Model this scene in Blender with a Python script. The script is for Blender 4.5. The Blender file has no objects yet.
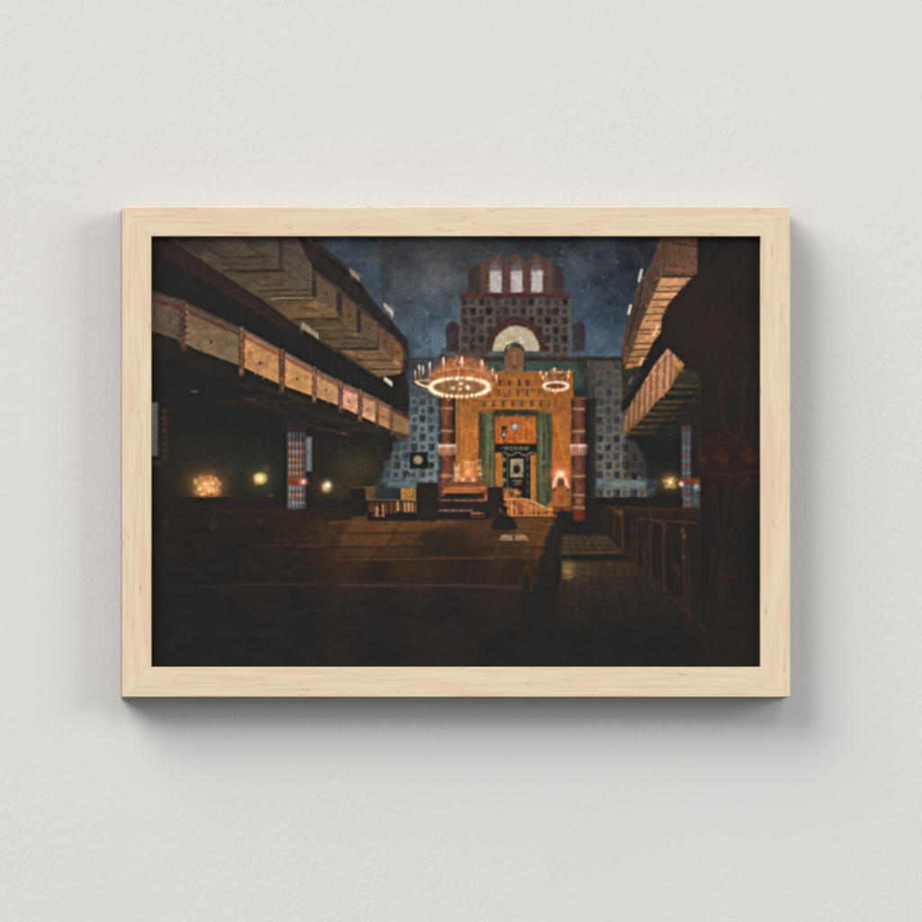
# ---------------------------------------------------------------- the picture, painted stroke by stroke on a grid
import numpy as np, math
PS = 1.5                                   # grid points per unit of the picture plan
PX0, PX1, PY0, PY1 = 147.0, 766.0, 233.0, 672.0
NW, NH = int((PX1-PX0)*PS)+1, int((PY1-PY0)*PS)+1
rng = np.random.RandomState(7)
CAN = np.zeros((NH, NW, 3), np.float32)
GX = (PX0 + np.arange(NW)/PS).astype(np.float32)
GY = (PY0 + np.arange(NH)/PS).astype(np.float32)

def win(x0, y0, x1, y1, pad=2.0):
    i0 = max(0, int((x0-pad-PX0)*PS)); i1 = min(NW, int((x1+pad-PX0)*PS)+2)
    j0 = max(0, int((y0-pad-PY0)*PS)); j1 = min(NH, int((y1+pad-PY0)*PS)+2)
    if i1 <= i0 or j1 <= j0: return None
    X, Y = np.meshgrid(GX[i0:i1], GY[j0:j1])
    return (slice(j0, j1), slice(i0, i1)), X, Y

def put(sl, m, c, a=1.0, mode='mix'):
    m = np.clip(m, 0, 1)[..., None]*a
    if callable(c): raise ValueError
    c = np.asarray(c, np.float32)
    d = CAN[sl]
    if mode == 'mix': CAN[sl] = d*(1-m) + c*m
    elif mode == 'light': CAN[sl] = d + np.maximum(c-d, 0)*m
    elif mode == 'dark': CAN[sl] = d + np.minimum(c-d, 0)*m
    elif mode == 'screen': CAN[sl] = 255-(255-d)*(1-m*c/255)
    elif mode == 'mul': CAN[sl] = d*(1-m+m*c/255)

def polymask(P, X, Y, soft):
    P = np.asarray(P, np.float32); n = len(P)
    ins = np.zeros(X.shape, bool); d2 = np.full(X.shape, 1e9, np.float32)
    for i in range(n):
        ax, ay = P[i]; bx, by = P[(i+1) % n]
        ex, ey = bx-ax, by-ay; L = ex*ex+ey*ey+1e-9
        t = np.clip(((X-ax)*ex+(Y-ay)*ey)/L, 0, 1)
        d2 = np.minimum(d2, (X-ax-t*ex)**2+(Y-ay-t*ey)**2)
        if ay != by:
            c = ((ay > Y) != (by > Y)) & (X < (bx-ax)*(Y-ay)/(by-ay)+ax)
            ins ^= c
    d = np.sqrt(d2)
    return np.clip(0.5+np.where(ins, d, -d)/soft, 0, 1)

def grad(X, Y, stops):
    """stops: list of ((x,y), colour): smooth blend of the colours by distance"""
    num = 0; den = 0
    for (x, y), c in stops:
        w = 1/((X-x)**2+(Y-y)**2+60.)**1.5
        num = num + w[..., None]*np.asarray(c, np.float32); den = den + w
    return num/den[..., None]

def poly(P, c, a=1.0, soft=1.0, mode='mix', stops=None):
    P = np.asarray(P, np.float32)
    w = win(P[:, 0].min(), P[:, 1].min(), P[:, 0].max(), P[:, 1].max(), soft+1)
    if w is None: return
    sl, X, Y = w
    put(sl, polymask(P, X, Y, soft), grad(X, Y, stops) if stops else c, a, mode)

def rect(x0, y0, x1, y1, c, a=1.0, soft=1.0, mode='mix', stops=None):
    w = win(x0, y0, x1, y1, soft+1)
    if w is None: return
    sl, X, Y = w
    m = np.clip(.5+(X-x0)/soft, 0, 1)*np.clip(.5+(x1-X)/soft, 0, 1)*np.clip(.5+(Y-y0)/soft, 0, 1)*np.clip(.5+(y1-Y)/soft, 0, 1)
    put(sl, m, grad(X, Y, stops) if stops else c, a, mode)

def line(P, wd, c, a=1.0, soft=.9, mode='mix'):
    P = np.asarray(P, np.float32)
    w = win(P[:, 0].min(), P[:, 1].min(), P[:, 0].max(), P[:, 1].max(), wd+soft+1)
    if w is None: return
    sl, X, Y = w
    d2 = np.full(X.shape, 1e9, np.float32)
    for i in range(len(P)-1):
        ax, ay = P[i]; bx, by = P[i+1]; ex, ey = bx-ax, by-ay
        t = np.clip(((X-ax)*ex+(Y-ay)*ey)/(ex*ex+ey*ey+1e-9), 0, 1)
        d2 = np.minimum(d2, (X-ax-t*ex)**2+(Y-ay-t*ey)**2)
    put(sl, np.clip(.5+(wd/2-np.sqrt(d2))/soft, 0, 1), c, a, mode)

def ell(cx, cy, rx, ry, c, a=1.0, soft=1.0, mode='mix', y0=-1e9, y1=1e9):
    w = win(cx-rx, cy-ry, cx+rx, cy+ry, soft+1)
    if w is None: return
    sl, X, Y = w
    r = np.sqrt(((X-cx)/rx)**2+((Y-cy)/ry)**2)
    m = np.clip(.5+(1-r)*min(rx, ry)/soft, 0, 1)*np.clip(.5+(Y-y0), 0, 1)*np.clip(.5+(y1-Y), 0, 1)
    put(sl, m, c, a, mode)

def glow(cx, cy, rx, ry, c, a=1.0, mode='mix', y1=1e9):
    w = win(cx-2.6*rx, cy-2.6*ry, cx+2.6*rx, cy+2.6*ry)
    if w is None: return
    sl, X, Y = w
    m = np.exp(-(((X-cx)/rx)**2+((Y-cy)/ry)**2))*np.clip(.5+(y1-Y), 0, 1)
    put(sl, m, c, a, mode)

def vnoise(shape, sx, sy, seed):
    r = np.random.RandomState(seed); h, w = shape
    gh, gw = int(h/(sy*PS))+3, int(w/(sx*PS))+3
    g = r.rand(gh, gw).astype(np.float32)*2-1
    y = np.arange(h)/(sy*PS); x = np.arange(w)/(sx*PS)
    yi = y.astype(int); xi = x.astype(int); fy = (y-yi)[:, None]; fx = (x-xi)[None]
    fy = fy*fy*(3-2*fy); fx = fx*fx*(3-2*fx)
    a = g[yi][:, xi]; b = g[yi][:, xi+1]; c = g[yi+1][:, xi]; d = g[yi+1][:, xi+1]
    return (a*(1-fx)+b*fx)*(1-fy)+(c*(1-fx)+d*fx)*fy

def mottle(P, amt, sx, sy, seed, tint=(1, 1, 1), soft=2.0):
    """uneven paint inside an outline"""
    P = np.asarray(P, np.float32)
    w = win(P[:, 0].min(), P[:, 1].min(), P[:, 0].max(), P[:, 1].max(), 1)
    if w is None: return
    sl, X, Y = w
    n = vnoise(X.shape, sx, sy, seed)*.6+vnoise(X.shape, sx/2.3, sy/2.3, seed+1)*.4
    m = polymask(P, X, Y, soft)
    CAN[sl] *= 1+(m*n*amt)[..., None]*np.asarray(tint, np.float32)

def strokes(P, n, cols, ln, wd, ang, a=.5, jit=.25, mode='mix', seed=0):
    """loose brush strokes scattered inside an outline"""
    r = np.random.RandomState(seed); P = np.asarray(P, np.float32)
    x0, y0 = P.min(0); x1, y1 = P.max(0); k = 0
    for _ in range(n*6):
        if k >= n: break
        x, y = r.uniform(x0, x1), r.uniform(y0, y1)
        if polymask(P, np.array([[x]], np.float32), np.array([[y]], np.float32), .1)[0, 0] < .5: continue
        k += 1
        t = ang+r.normal()*jit; L = ln*r.uniform(.5, 1.4)/2
        c = np.asarray(cols[r.randint(len(cols))], np.float32)*r.uniform(.88, 1.12)
        b = r.normal()*L*.15
        line([(x-L*math.cos(t), y-L*math.sin(t)), (x+b*math.sin(t), y-b*math.cos(t)), (x+L*math.cos(t), y+L*math.sin(t))], wd*r.uniform(.6, 1.3), c, a*r.uniform(.5, 1), 1.0, mode)

def R(x0, y0, x1, y1): return [(x0, y0), (x1, y0), (x1, y1), (x0, y1)]
def lerp(a, b, t): return tuple(np.asarray(a, float)*(1-t)+np.asarray(b, float)*t)
def along(P, t):
    """point at x (or y) t along a polyline given as sorted x"""
    return np.interp(t, [p[0] for p in P], [p[1] for p in P])

def shield(x, y, w, h, c, a=1.0):
    poly([(x-w/2, y-h/2), (x+w/2, y-h/2), (x+w/2, y+h*.15), (x+w*.25, y+h*.5), (x-w*.25, y+h*.5), (x-w/2, y+h*.15)], c, a, 1.3)

def tiles(P, ox, oy, px, py, dark, sq, dot, rim, a=.9, seed=0, fade=None):
    """chequered wall of little shields and studded squares inside an outline"""
    r = np.random.RandomState(seed); P = np.asarray(P, np.float32)
    x0, y0 = P.min(0); x1, y1 = P.max(0)
    for j in range(int((y0-oy)/py)-1, int((y1-oy)/py)+2):
        for i in range(int((x0-ox)/px)-1, int((x1-ox)/px)+2):
            x, y = ox+i*px+r.normal()*.45, oy+j*py+r.normal()*.45
            m = polymask(P, np.array([[x]], np.float32), np.array([[y]], np.float32), 8.)[0, 0]
            if m <= .02: continue
            f = (fade(x, y) if fade else 1.)*m*a*r.uniform(.75, 1.05)
            k = r.uniform(.8, 1.2)
            lit = np.asarray(sq)*r.uniform(.86, 1.18)
            if (i+j) % 2 == 0:
                rect(x-px*.5, y-py*.5, x+px*.5, y+py*.5, np.asarray(dark)*1.15, f*.55, 1.2)
                shield(x, y, px*1.0, py*1.04, np.asarray(rim)*.95, f*r.uniform(.45, .75))
                shield(x+r.normal()*.2, y-.1, px*.76, py*.84, np.asarray(dark)*k*.9, f*.97)
                shield(x+px*.05, y-py*.02, px*.4, py*.55, np.asarray(dark)*r.uniform(.6, 1.5), f*.5)
                line([(x-px*.2, y-py*.3), (x-px*.16, y+py*.2)], .8, np.asarray(rim)*.9, f*.45*r.rand())
                line([(x+px*.16, y-py*.26), (x+px*.12, y+py*.25)], .7, np.asarray(dark)*.5, f*.5*r.rand())
                line([(x-px*.45, y-py*.48), (x+px*.45, y-py*.49)], .9, np.asarray(dot)*.8, f*.3)
            else:
                rect(x-px*.5, y-py*.5, x+px*.5, y+py*.5, lit*.72, f*.75, 1.4)
                h_ = .43
                line([(x-px*h_, y-py*h_), (x+px*h_, y-py*h_), (x+px*h_, y+py*h_), (x-px*h_, y+py*h_), (x-px*h_, y-py*h_)], 1.3, lit*1.04, f*r.uniform(.35, .75), 1.4)
                rect(x-px*.27, y-py*.27, x+px*.27, y+py*.27, np.asarray(dark)*1.05, f*.55, 1.1)
                rect(x-px*.19, y-py*.19, x+px*.19, y+py*.19, dot, f*r.uniform(.4, .8), 1.1)
                ell(x+r.normal()*.2, y, px*.11, py*.11, np.asarray(dot)*.42, f*.75, 1.0)

def paint():
    CAN[:] = (39, 37, 35)
    # ------------------------------------------------ night-blue vault
    sky = [(300, 230), (668, 230), (662, 252), (640, 285), (628, 318), (622, 358), (404, 358), (400, 335), (384, 316), (350, 268)]
    poly(sky, 0, 1, 2, stops=[((318, 240), (52, 57, 68)), ((350, 250), (50, 60, 78)), ((372, 275), (54, 68, 92)), ((376, 300), (56, 72, 98)), ((392, 256), (66, 62, 66)), ((400, 300), (66, 68, 76)),
        ((425, 245), (62, 59, 63)), ((440, 275), (76, 73, 78)), ((455, 258), (74, 69, 72)), ((420, 318), (68, 80, 100)), ((416, 345), (72, 92, 120)), ((448, 345), (76, 100, 132)), ((452, 318), (70, 88, 114)), ((440, 300), (72, 78, 92)),
        ((470, 245), (60, 57, 62)), ((520, 243), (52, 53, 60)), ((560, 248), (50, 55, 65)), ((575, 270), (58, 68, 85)), ((580, 300), (60, 74, 98)), ((590, 340), (62, 84, 114)), ((600, 262), (50, 56, 70)), ((610, 310), (42, 53, 72)), ((612, 345), (58, 82, 114)), ((635, 250), (48, 50, 60)), ((640, 275), (40, 47, 60))])
    mottle(sky, .2, 34, 26, 3, (1, 1, .9)); mottle(sky, .1, 15, 12, 13); mottle(sky, .05, 7, 7, 5); mottle(sky, .05, 2.6, 2.6, 8)
    strokes(sky, 420, [(62, 66, 78), (72, 70, 76), (58, 76, 104), (50, 58, 74), (82, 88, 102)], 10, 3, .9, .13, .9, seed=4)
    strokes([(430, 300), (458, 300), (458, 356), (412, 356), (412, 330)], 90, [(80, 104, 138), (70, 92, 124), (92, 112, 140)], 9, 3, 1.2, .2, .6, seed=5)
    strokes([(572, 300), (625, 310), (622, 356), (576, 356)], 90, [(60, 86, 120), (52, 74, 104), (72, 94, 122)], 9, 3, 1.9, .2, .6, seed=6)
    poly([(383, 236), (398, 236), (392, 270), (389, 300), (386, 318), (382, 305)], (62, 55, 56), .55, 3)           # pier edge
    line([(383, 245), (382.5, 300)], 1.6, (44, 46, 52), .5, 2)
    line([(404, 300), (412, 292), (430, 262), (447, 245)], 1.2, (52, 54, 62), .35, 2)
    line([(430, 290), (430, 356)], 1, (58, 60, 68), .5)
    line([(630, 238), (637, 250), (644, 266)], 2.2, (74, 60, 52), .55, 2)
    line([(640, 238), (648, 256)], 4, (42, 40, 44), .6, 3)
    for x, y, s in [(351, 260, .8), (360, 260, 1.4), (368, 261, 1.2), (377, 260, 1.2), (368, 281, .9), (410, 298, 1.3), (424, 277, 1.4), (439, 290, 1.1), (419, 338, 1.3), (427, 313, 1.2), (440, 259, 1.1), (434, 278, 2),
                    (459, 263, 1.5), (451, 271, 1.6), (491, 245, 1), (454, 242, 1), (562, 252, 1.3), (590, 257, 1.6), (594, 290, 1.8), (617, 262, 1.3), (603, 277, 1), (570, 244, 1), (607, 240, 1), (580, 283, .9)]:
        glow(x, y, s*1.1, s*1.1, (112, 102, 90), .5)
    ell(593, 289, 2, 2.4, (44, 46, 54), .5, 1.5); ell(434, 272, 3, 3, (86, 80, 84), .4, 3)

    # ------------------------------------------------ central gable with three lights
    for x0, x1, y0, y1 in [(468.5, 480, 267, 293), (552.5, 562, 267, 293), (446, 459.5, 322, 352), (573, 585, 322, 351)]:
        c = (60, 51, 50)
        rect(x0, y0+5, x1, y1, c, .9, 1.8); ell((x0+x1)/2, y0+5.5, (x1-x0)/2, 5.5, c, .9, 1.8)
        strokes(R(x0, y0+2, x1, y1), 26, [(76, 56, 50), (48, 42, 44), (66, 58, 58)], 6, 1.2, 1.5, .5, .15, seed=int(x0))
    line([(578.5, 350), (578.5, 357)], 2.2, (72, 50, 46), .8)
    for sx in (-1, 1):
        poly([(516.5+sx*36, 294), (516.5+sx*48, 294), (516.5+sx*48, 276), (516.5+sx*46, 270), (516.5+sx*42, 266), (516.5+sx*37, 264)], (62, 52, 49), .9, 3)
        strokes([(516.5+sx*36, 293), (516.5+sx*47, 293), (516.5+sx*47, 274), (516.5+sx*38, 266)], 30, [(84, 62, 54), (50, 44, 44), (72, 66, 64)], 5, 1.2, 1.5, .45, .3, seed=400+sx)
    blk = [(480, 294), (480, 260), (483, 258), (486.5, 259), (489, 256.5), (491.5, 254), (494.5, 253), (497.5, 254.4), (500, 258), (504, 261), (508, 258.4), (511, 255), (515.5, 252.6), (520, 255), (523, 259), (526.5, 261), (530, 257), (533, 254), (536, 252.2), (539, 254), (542, 257.4), (546, 259.4), (550, 258), (553, 260), (553, 294)]
    poly(blk, (82, 64, 58), 1, 3)
    strokes(blk, 150, [(104, 78, 68), (70, 56, 54), (94, 66, 57), (88, 78, 76), (64, 50, 48), (98, 84, 78)], 5, 1.3, 1.4, .55, .5, seed=9)
    for cx in (495.5, 516.5, 536.5):
        poly([(cx-6, 272), (cx-5, 262), (cx-1, 256), (cx+1, 256), (cx+5, 262), (cx+6, 272)], (84, 66, 62), .7, 1.5)
        ell(cx, 262, 2.6, 3.4, (104, 88, 82), .6, 1.5)
        ell(cx, 268, 5.6, 3.6, (112, 104, 106), .75, 2); ell(cx-1, 259, 1.3, 2, (70, 56, 52), .7, 1.2)
        line([(cx-6.5, 271), (cx-4, 262), (cx, 254.5), (cx+4, 262), (cx+6.5, 271)], 1.1, (106, 72, 60), .5)
    for cx in (484.5, 506.5, 527, 548.5):
        rect(cx-2.2, 265, cx+2.2, 292, (102, 74, 62), .6, 2.2)
        for k in range(4): line([(cx-2, 270+k*6), (cx+2, 270+k*6)], .8, (74, 54, 48), .5)
    for x0, x1 in ((490, 501.3), (511.3, 521.8), (531.5, 542)):
        rect(x0-.9, 270, x1+.9, 293, (120, 108, 108), .7, 1.3)
        rect(x0, 271.3, x1, 292.6, (176, 167, 162), 1, 2.4)
        strokes(R(x0+.5, 272, x1-.5, 292), 16, [(192, 182, 180), (154, 146, 150), (172, 160, 156)], 5, 1.2, 1.5, .5, .4, seed=int(x0))
        line([((x0+x1)/2, 272), ((x0+x1)/2, 292)], .7, (172, 160, 164), .45); line([(x0, 285), (x1, 285)], .7, (178, 160, 156), .45)
        line([(x0, 279), (x1, 279)], .7, (182, 168, 166), .35); line([(x1-.8, 274), (x1-.3, 288)], .9, (214, 204, 202), .5)
    rect(459.5, 292.8, 570, 298.2, (76, 48, 43), 1, 1.3)
    line([(460, 293.5), (570, 294)], .9, (104, 66, 56), .6); line([(460, 297.6), (570, 297.4)], .8, (52, 38, 37), .7)
    strokes(R(460, 293, 570, 298), 60, [(92, 56, 48), (62, 42, 40), (84, 62, 58)], 6, 1, 0, .5, .1, seed=12)
    # shield wall
    sw = R(460, 298.5, 570, 359)
    poly(sw, (88, 78, 70), 1, 1.2); mottle(sw, .16, 9, 9, 21, (1, .95, .9))
    tiles(R(461, 299, 569, 358), 464.5, 302, 8.35, 9.4, (46, 44, 46), (96, 84, 74), (84, 64, 54), (100, 92, 86), .88, 3)
    strokes(sw, 110, [(104, 82, 66), (70, 62, 58), (92, 86, 84)], 4, .8, .8, .35, 1.5, seed=15)
    for x in (460.3, 569.6): line([(x, 299), (x, 358)], .9, (108, 96, 90), .55)
    # arch and lunette
    ell(516, 351.5, 30, 34, (68, 48, 43), .95, 1.6, y1=356)
    for k in range(22):
        t = math.pi*(k+.5)/22
        x, y = 516-27*math.cos(t), 351.5-30.3*math.sin(t)
        ell(x, y, 1.2, 1.2, (104, 74, 58), .75, 1.2); line([(x-.5, y-1.8), (x+.5, y-1.2)], .7, (46, 36, 36), .6)
    ell(516, 351.2, 24.6, 26.4, (88, 72, 66), .9, 1.3, y1=352)
    ell(516, 351.2, 23.2, 25, (174, 163, 148), 1, 1.8, y1=351)
    lun = [(516-22*math.cos(t), 350.5-24*math.sin(t)) for t in np.linspace(0, math.pi, 16)]
    strokes(lun, 150, [(186, 164, 116), (178, 168, 168), (188, 170, 130), (164, 155, 152), (180, 170, 156), (174, 150, 104)], 4.2, 2.1, 0.8, .5, 1.5, seed=17)
    for x, y in ((499, 345), (505, 338), (512, 334), (527, 337), (533, 344), (521, 331), (509, 344), (524, 346)): glow(x, y, 2.6, 2.4, (212, 178, 92), .55)
    # ledge, dentils, green field
    rect(487, 351.5, 546, 357, (76, 82, 80), .95, 1.2); line([(487, 352.4), (504, 352.4)], .8, (104, 106, 102), .5)
    rect(436, 356.6, 622, 361.5, (50, 43, 41), .9, 1.6)
    for k in range(62):
        x = 438+k*3.0
        if 504 < x < 526: continue
        ell(x, 358+(.4 if k % 2 else 0), .9, 1.0, (98, 66, 56) if x < 585 else (74, 54, 48), .6, .9)
    gr = R(486, 361, 590, 398)
    poly(gr, (58, 66, 56), 1, 1.5, stops=[((490, 366), (62, 74, 62)), ((540, 366), (64, 76, 64)), ((570, 370), (62, 74, 56)), ((578, 382), (62, 70, 50)), ((588, 390), (40, 40, 37)), ((588, 364), (42, 42, 40)), ((580, 395), (46, 50, 42))])
    strokes(gr, 150, [(78, 90, 70), (48, 56, 50), (70, 80, 60), (86, 92, 66), (44, 48, 46)], 7, 1.8, 1.0, .45, .7, seed=19)
    strokes(R(440, 340, 487, 362), 60, [(58, 50, 46), (72, 58, 50), (48, 43, 42)], 6, 1.6, .8, .5, 1, seed=20)

    # ------------------------------------------------ side walls of shields
    rw = [(588, 361), (622, 361), (624, 410), (632, 440), (642, 452), (648, 482), (648, 497), (590, 497), (590, 440)]
    poly(rw, 0, 1, 4, stops=[((595, 366), (66, 58, 50)), ((618, 366), (78, 68, 56)), ((612, 390), (74, 68, 62)), ((612, 410), (78, 74, 70)), ((604, 440), (108, 104, 98)), ((604, 465), (118, 114, 104)), ((630, 470), (108, 98, 84)), ((625, 445), (90, 82, 74)), ((644, 465), (60, 56, 54)), ((592, 400), (42, 40, 42)), ((591, 440), (50, 50, 52)), ((590, 470), (46, 44, 42)), ((646, 490), (56, 58, 66))])
    def fr(x, y): return float(np.clip((x-588)/9, 0, 1)*np.clip(.55+(y-370)/160, .5, 1))
    tiles(rw, 600, 420.5, 8.45, 9.1, (54, 54, 60), (122, 116, 104), (142, 98, 62), (118, 118, 114), .95, 23, fr)
    strokes(rw, 110, [(128, 132, 128), (92, 86, 80), (140, 120, 88)], 3, .8, .4, .3, 1.6, seed=24)
    rect(597, 480.8, 646, 488, (92, 104, 110), .9, 2.4); rect(592, 480, 612, 489, (60, 66, 70), .5, 8); strokes(R(598, 482, 645, 487), 46, [(112, 126, 130), (76, 88, 96), (124, 128, 122)], 8, 1.2, 0, .5, .08, seed=25)
    line([(600, 480.5), (645, 480.5)], .8, (132, 122, 92), .5)
    rect(646, 462, 658, 494, (52, 60, 78), .6, 5); strokes(R(647, 465, 658, 496), 40, [(60, 76, 104), (84, 84, 90), (58, 48, 46)], 4, 1.1, .8, .5, 1, seed=26)
    poly([(622, 400), (640, 448), (650, 470), (650, 478), (682, 478), (682, 400)], (37, 36, 36), .85, 5)
    lw = [(404, 358), (442, 358), (442, 484), (378, 484), (384, 470), (396, 445), (406, 425), (410, 405)]
    poly(lw, 0, 1, 4, stops=[((415, 365), (62, 60, 58)), ((436, 366), (70, 66, 62)), ((412, 382), (46, 48, 54)), ((432, 392), (52, 56, 64)), ((418, 402), (50, 56, 66)), ((434, 412), (70, 80, 92)), ((424, 425), (94, 110, 120)), ((432, 440), (104, 122, 130)), ((414, 445), (72, 84, 94)), ((432, 470), (110, 126, 130)), ((404, 470), (88, 104, 114)), ((390, 476), (58, 68, 78)), ((384, 460), (40, 42, 46)), ((400, 435), (44, 46, 50))])
    def fl(x, y): return float(np.clip(.5+(y-390)/70, .4, 1)*np.clip((x-380+(y-470)*.25)/14, .15, 1))
    tiles(lw, 414, 429, 8.65, 9.05, (50, 57, 68), (120, 132, 134), (128, 88, 64), (116, 134, 142), .95, 31, fl)
    strokes(lw, 120, [(120, 142, 154), (84, 100, 116), (138, 144, 140), (64, 76, 92)], 3.2, .8, .5, .32, 1.6, seed=32)
    strokes([(404, 360), (440, 360), (440, 405), (412, 405)], 100, [(42, 44, 50), (56, 64, 80), (66, 62, 58), (38, 40, 44)], 4, 1.6, .6, .5, 1.5, seed=33)
    strokes(R(388, 452, 440, 482), 24, [(136, 148, 146), (112, 134, 146)], 2.6, .9, .4, .4, 1.6, seed=34)
    strokes(R(376, 430, 408, 484), 70, [(40, 41, 44), (58, 66, 76), (48, 52, 58)], 5, 1.3, 1.2, .4, .6, seed=35)
    rect(388, 481.8, 416.5, 487.6, (88, 104, 118), .9, 2.2); strokes(R(389, 482, 416, 487), 30, [(108, 124, 136), (70, 86, 100)], 6, 1.2, .1, .5, .1, seed=36)
    rect(374, 487, 401, 499, (54, 60, 66), .75, 5); rect(376, 496.5, 402, 499.8, (42, 42, 44), .9, 1.4)
    rect(409.6, 452, 428, 468.6, (38, 36, 36), 1, 1.3); ell(418, 460, 4.6, 4.6, (142, 126, 96), .95, 1.8); ell(418, 459.4, 2.4, 2.4, (166, 150, 116), .7, 2); line([(415, 462), (421, 457)], .7, (96, 84, 66), .5)

    # ------------------------------------------------ golden screen wall
    ow = R(455, 371.5, 573, 512)
    poly(ow, 0, 1, 1.2, stops=[((470, 380), (136, 88, 46)), ((500, 376), (134, 86, 42)), ((545, 378), (148, 94, 44)), ((465, 410), (140, 88, 44)), ((474, 440), (176, 112, 48)), ((464, 460), (172, 108, 48)), ((476, 480), (160, 100, 52)), ((560, 400), (146, 94, 44)), ((556, 425), (158, 100, 46)), ((562, 450), (170, 100, 46)), ((556, 470), (178, 98, 48)), ((562, 500), (120, 78, 42)), ((515, 400), (152, 96, 46))])
    mottle(ow, .16, 10, 14, 41, (.8, 1, 1)); mottle(ow, .12, 3, 4, 43)
    strokes(R(457, 396, 481, 490), 150, [(184, 120, 50), (150, 92, 44), (196, 132, 58), (128, 84, 44), (176, 104, 52)], 10, 1.8, 1.35, .4, .5, seed=44)
    strokes(R(551, 392, 572, 500), 150, [(180, 114, 48), (150, 90, 42), (188, 124, 50), (176, 92, 44), (132, 84, 42)], 10, 1.8, 1.3, .4, .5, seed=45)
    strokes(R(455, 372, 572, 408), 130, [(166, 106, 46), (128, 80, 42), (178, 116, 52)], 8, 1.5, 0, .35, .3, seed=46)
    line([(556, 420), (559, 434), (562, 450), (566, 462)], 3, (194, 132, 54), .5, 2.5); line([(468, 430), (466, 450), (467, 470)], 2.6, (198, 134, 58), .45, 2.5)
    line([(456.5, 396), (456.5, 482)], 2.2, (150, 112, 58), .9); line([(459, 398), (459, 480)], .8, (96, 66, 40), .7); line([(461, 396), (461.4, 470)], .8, (186, 134, 72), .6)
    rect(569.5, 392, 573, 508, (160, 108, 48), .7, 1.4); line([(573.4, 396), (573.4, 508)], .8, (80, 60, 38), .6)
    # cornice rows and niches
    rect(487, 371.6, 560, 379, (148, 96, 48), .6, 2); line([(487, 372), (572, 372)], 1, (178, 118, 58), .7); line([(500, 377.4), (546, 377.2)], .8, (170, 110, 52), .5)
    def niches(xs, y0, y1, w, c, a=.9):
        for x in xs: rect(x-w/2, y0, x+w/2, y1, c, a, 1.2); line([(x+w/2+.6, y0), (x+w/2+.6, y1)], .7, (176, 114, 52), .6)
    niches((500, 509.5, 519.3, 527.6), 379.8, 386, 2.7, (70, 52, 38))
    niches((489.5, 499.3, 509.5, 518.3, 527.4, 539.5), 389.8, 396, 2.5, (70, 54, 38))
    niches((484.4, 493.8, 503.2, 512.8, 522, 531.6, 540.8, 548.6), 400.8, 407, 2.6, (76, 72, 48))
    for y in (387.8, 398.4): line([(480, y), (550, y)], 1.5, (176, 114, 54), .75); line([(480, y+1.3), (550, y+1.3)], .8, (112, 72, 40), .7)
    for x in np.arange(486, 548, 9.6): rect(x+3, 390, x+6.5, 395.5, (178, 118, 54), .4, 1.6); rect(x+1, 401, x+5, 406.5, (182, 110, 58), .5, 1.8)
    line([(532.3, 391), (532.3, 397)], .8, (206, 156, 60), .8)
    line([(478, 399), (549, 399), (552, 401), (553, 412)], 1.1, (178, 122, 62), .7)
    rect(480, 407.4, 552, 409.6, (174, 108, 52), .8, 1.2)
    rect(492, 409.6, 539, 416, (58, 56, 42), 1, 1.6); strokes(R(493, 410, 538, 415), 34, [(84, 80, 56), (42, 42, 36), (72, 60, 42)], 8, 1, 0, .5, .12, seed=47)
    for x0, x1 in ((478, 494), (536, 552)):
        rect(x0, 409.4, x1, 413.4, (136, 92, 50), .85, 1.6); strokes(R(x0, 409, x1, 414), 16, [(164, 112, 62), (84, 64, 44)], 3, 1, .6, .6, 1, seed=int(x0))
    # tablets of the law above the screen
    poly([(504, 372), (504, 351)]+[(514.6-10.4*math.cos(t), 352-9.4*math.sin(t)) for t in np.linspace(0.1, math.pi-.1, 12)]+[(525.2, 351), (525.2, 372)], (66, 68, 55), 1, 1.3)
    poly([(505.6, 371.5), (505.6, 353)]+[(514.6-8.6*math.cos(t), 353.5-6*math.sin(t)) for t in np.linspace(0.1, math.pi-.1, 10)]+[(523.4, 353), (523.4, 371.5)], (132, 96, 66), .95, 1.2)
    line([(505, 352.4), (511, 351.4), (514.5, 349.6), (518, 351.4), (524, 352.4)], 1, (88, 72, 54), .7); line([(514.4, 352), (514.4, 366)], 1.2, (156, 114, 74), .7)
    for k in range(5):
        y = 355+k*2.7
        line([(506.5, y), (512.3, y)], 1, (82, 60, 50), .75); line([(516.2, y+.2), (522, y+.2)], 1, (84, 62, 52), .75)
    line([(505.4, 354), (505.2, 371)], .8, (164, 110, 70), .6); line([(512, 369), (513.5, 366), (514.8, 368), (516, 366), (517, 369.5)], 1.2, (60, 58, 48), .8)
    line([(525.4, 352), (525.4, 371)], .9, (44, 52, 46), .8)

    # ------------------------------------------------ the ark niche
    rect(493, 416, 537, 444, 0, 1, 1.2, stops=[((497, 420), (158, 96, 44)), ((515, 425), (176, 98, 46)), ((525, 435), (184, 98, 46)), ((500, 440), (172, 102, 44)), ((533, 420), (166, 100, 46)), ((512, 442), (176, 100, 46))])
    mottle(R(493, 416, 537, 444), .2, 6, 6, 51, (.8, 1, 1)); strokes(R(494, 417, 536, 443), 60, [(190, 108, 48), (150, 90, 42), (196, 120, 52)], 5, 1.3, .4, .4, 1.4, seed=52)
    for y in (434, 438.6):
        for x in (498.5, 509, 514.5, 520, 526, 532): ell(x, y, 1.05, 1, (110, 66, 38), .75, 1)
    for y in (418.8, 424.5, 430.5):
        for x in (497.5, 522, 527, 532): ell(x, y, .9, .9, (116, 72, 38), .6, 1)
    for x in (524.2, 529.4, 533): line([(x, 418), (x, 441)], .9, (198, 136, 58), .45)
    line([(494, 416.6), (536, 416.6)], .9, (92, 66, 40), .8)
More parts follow.
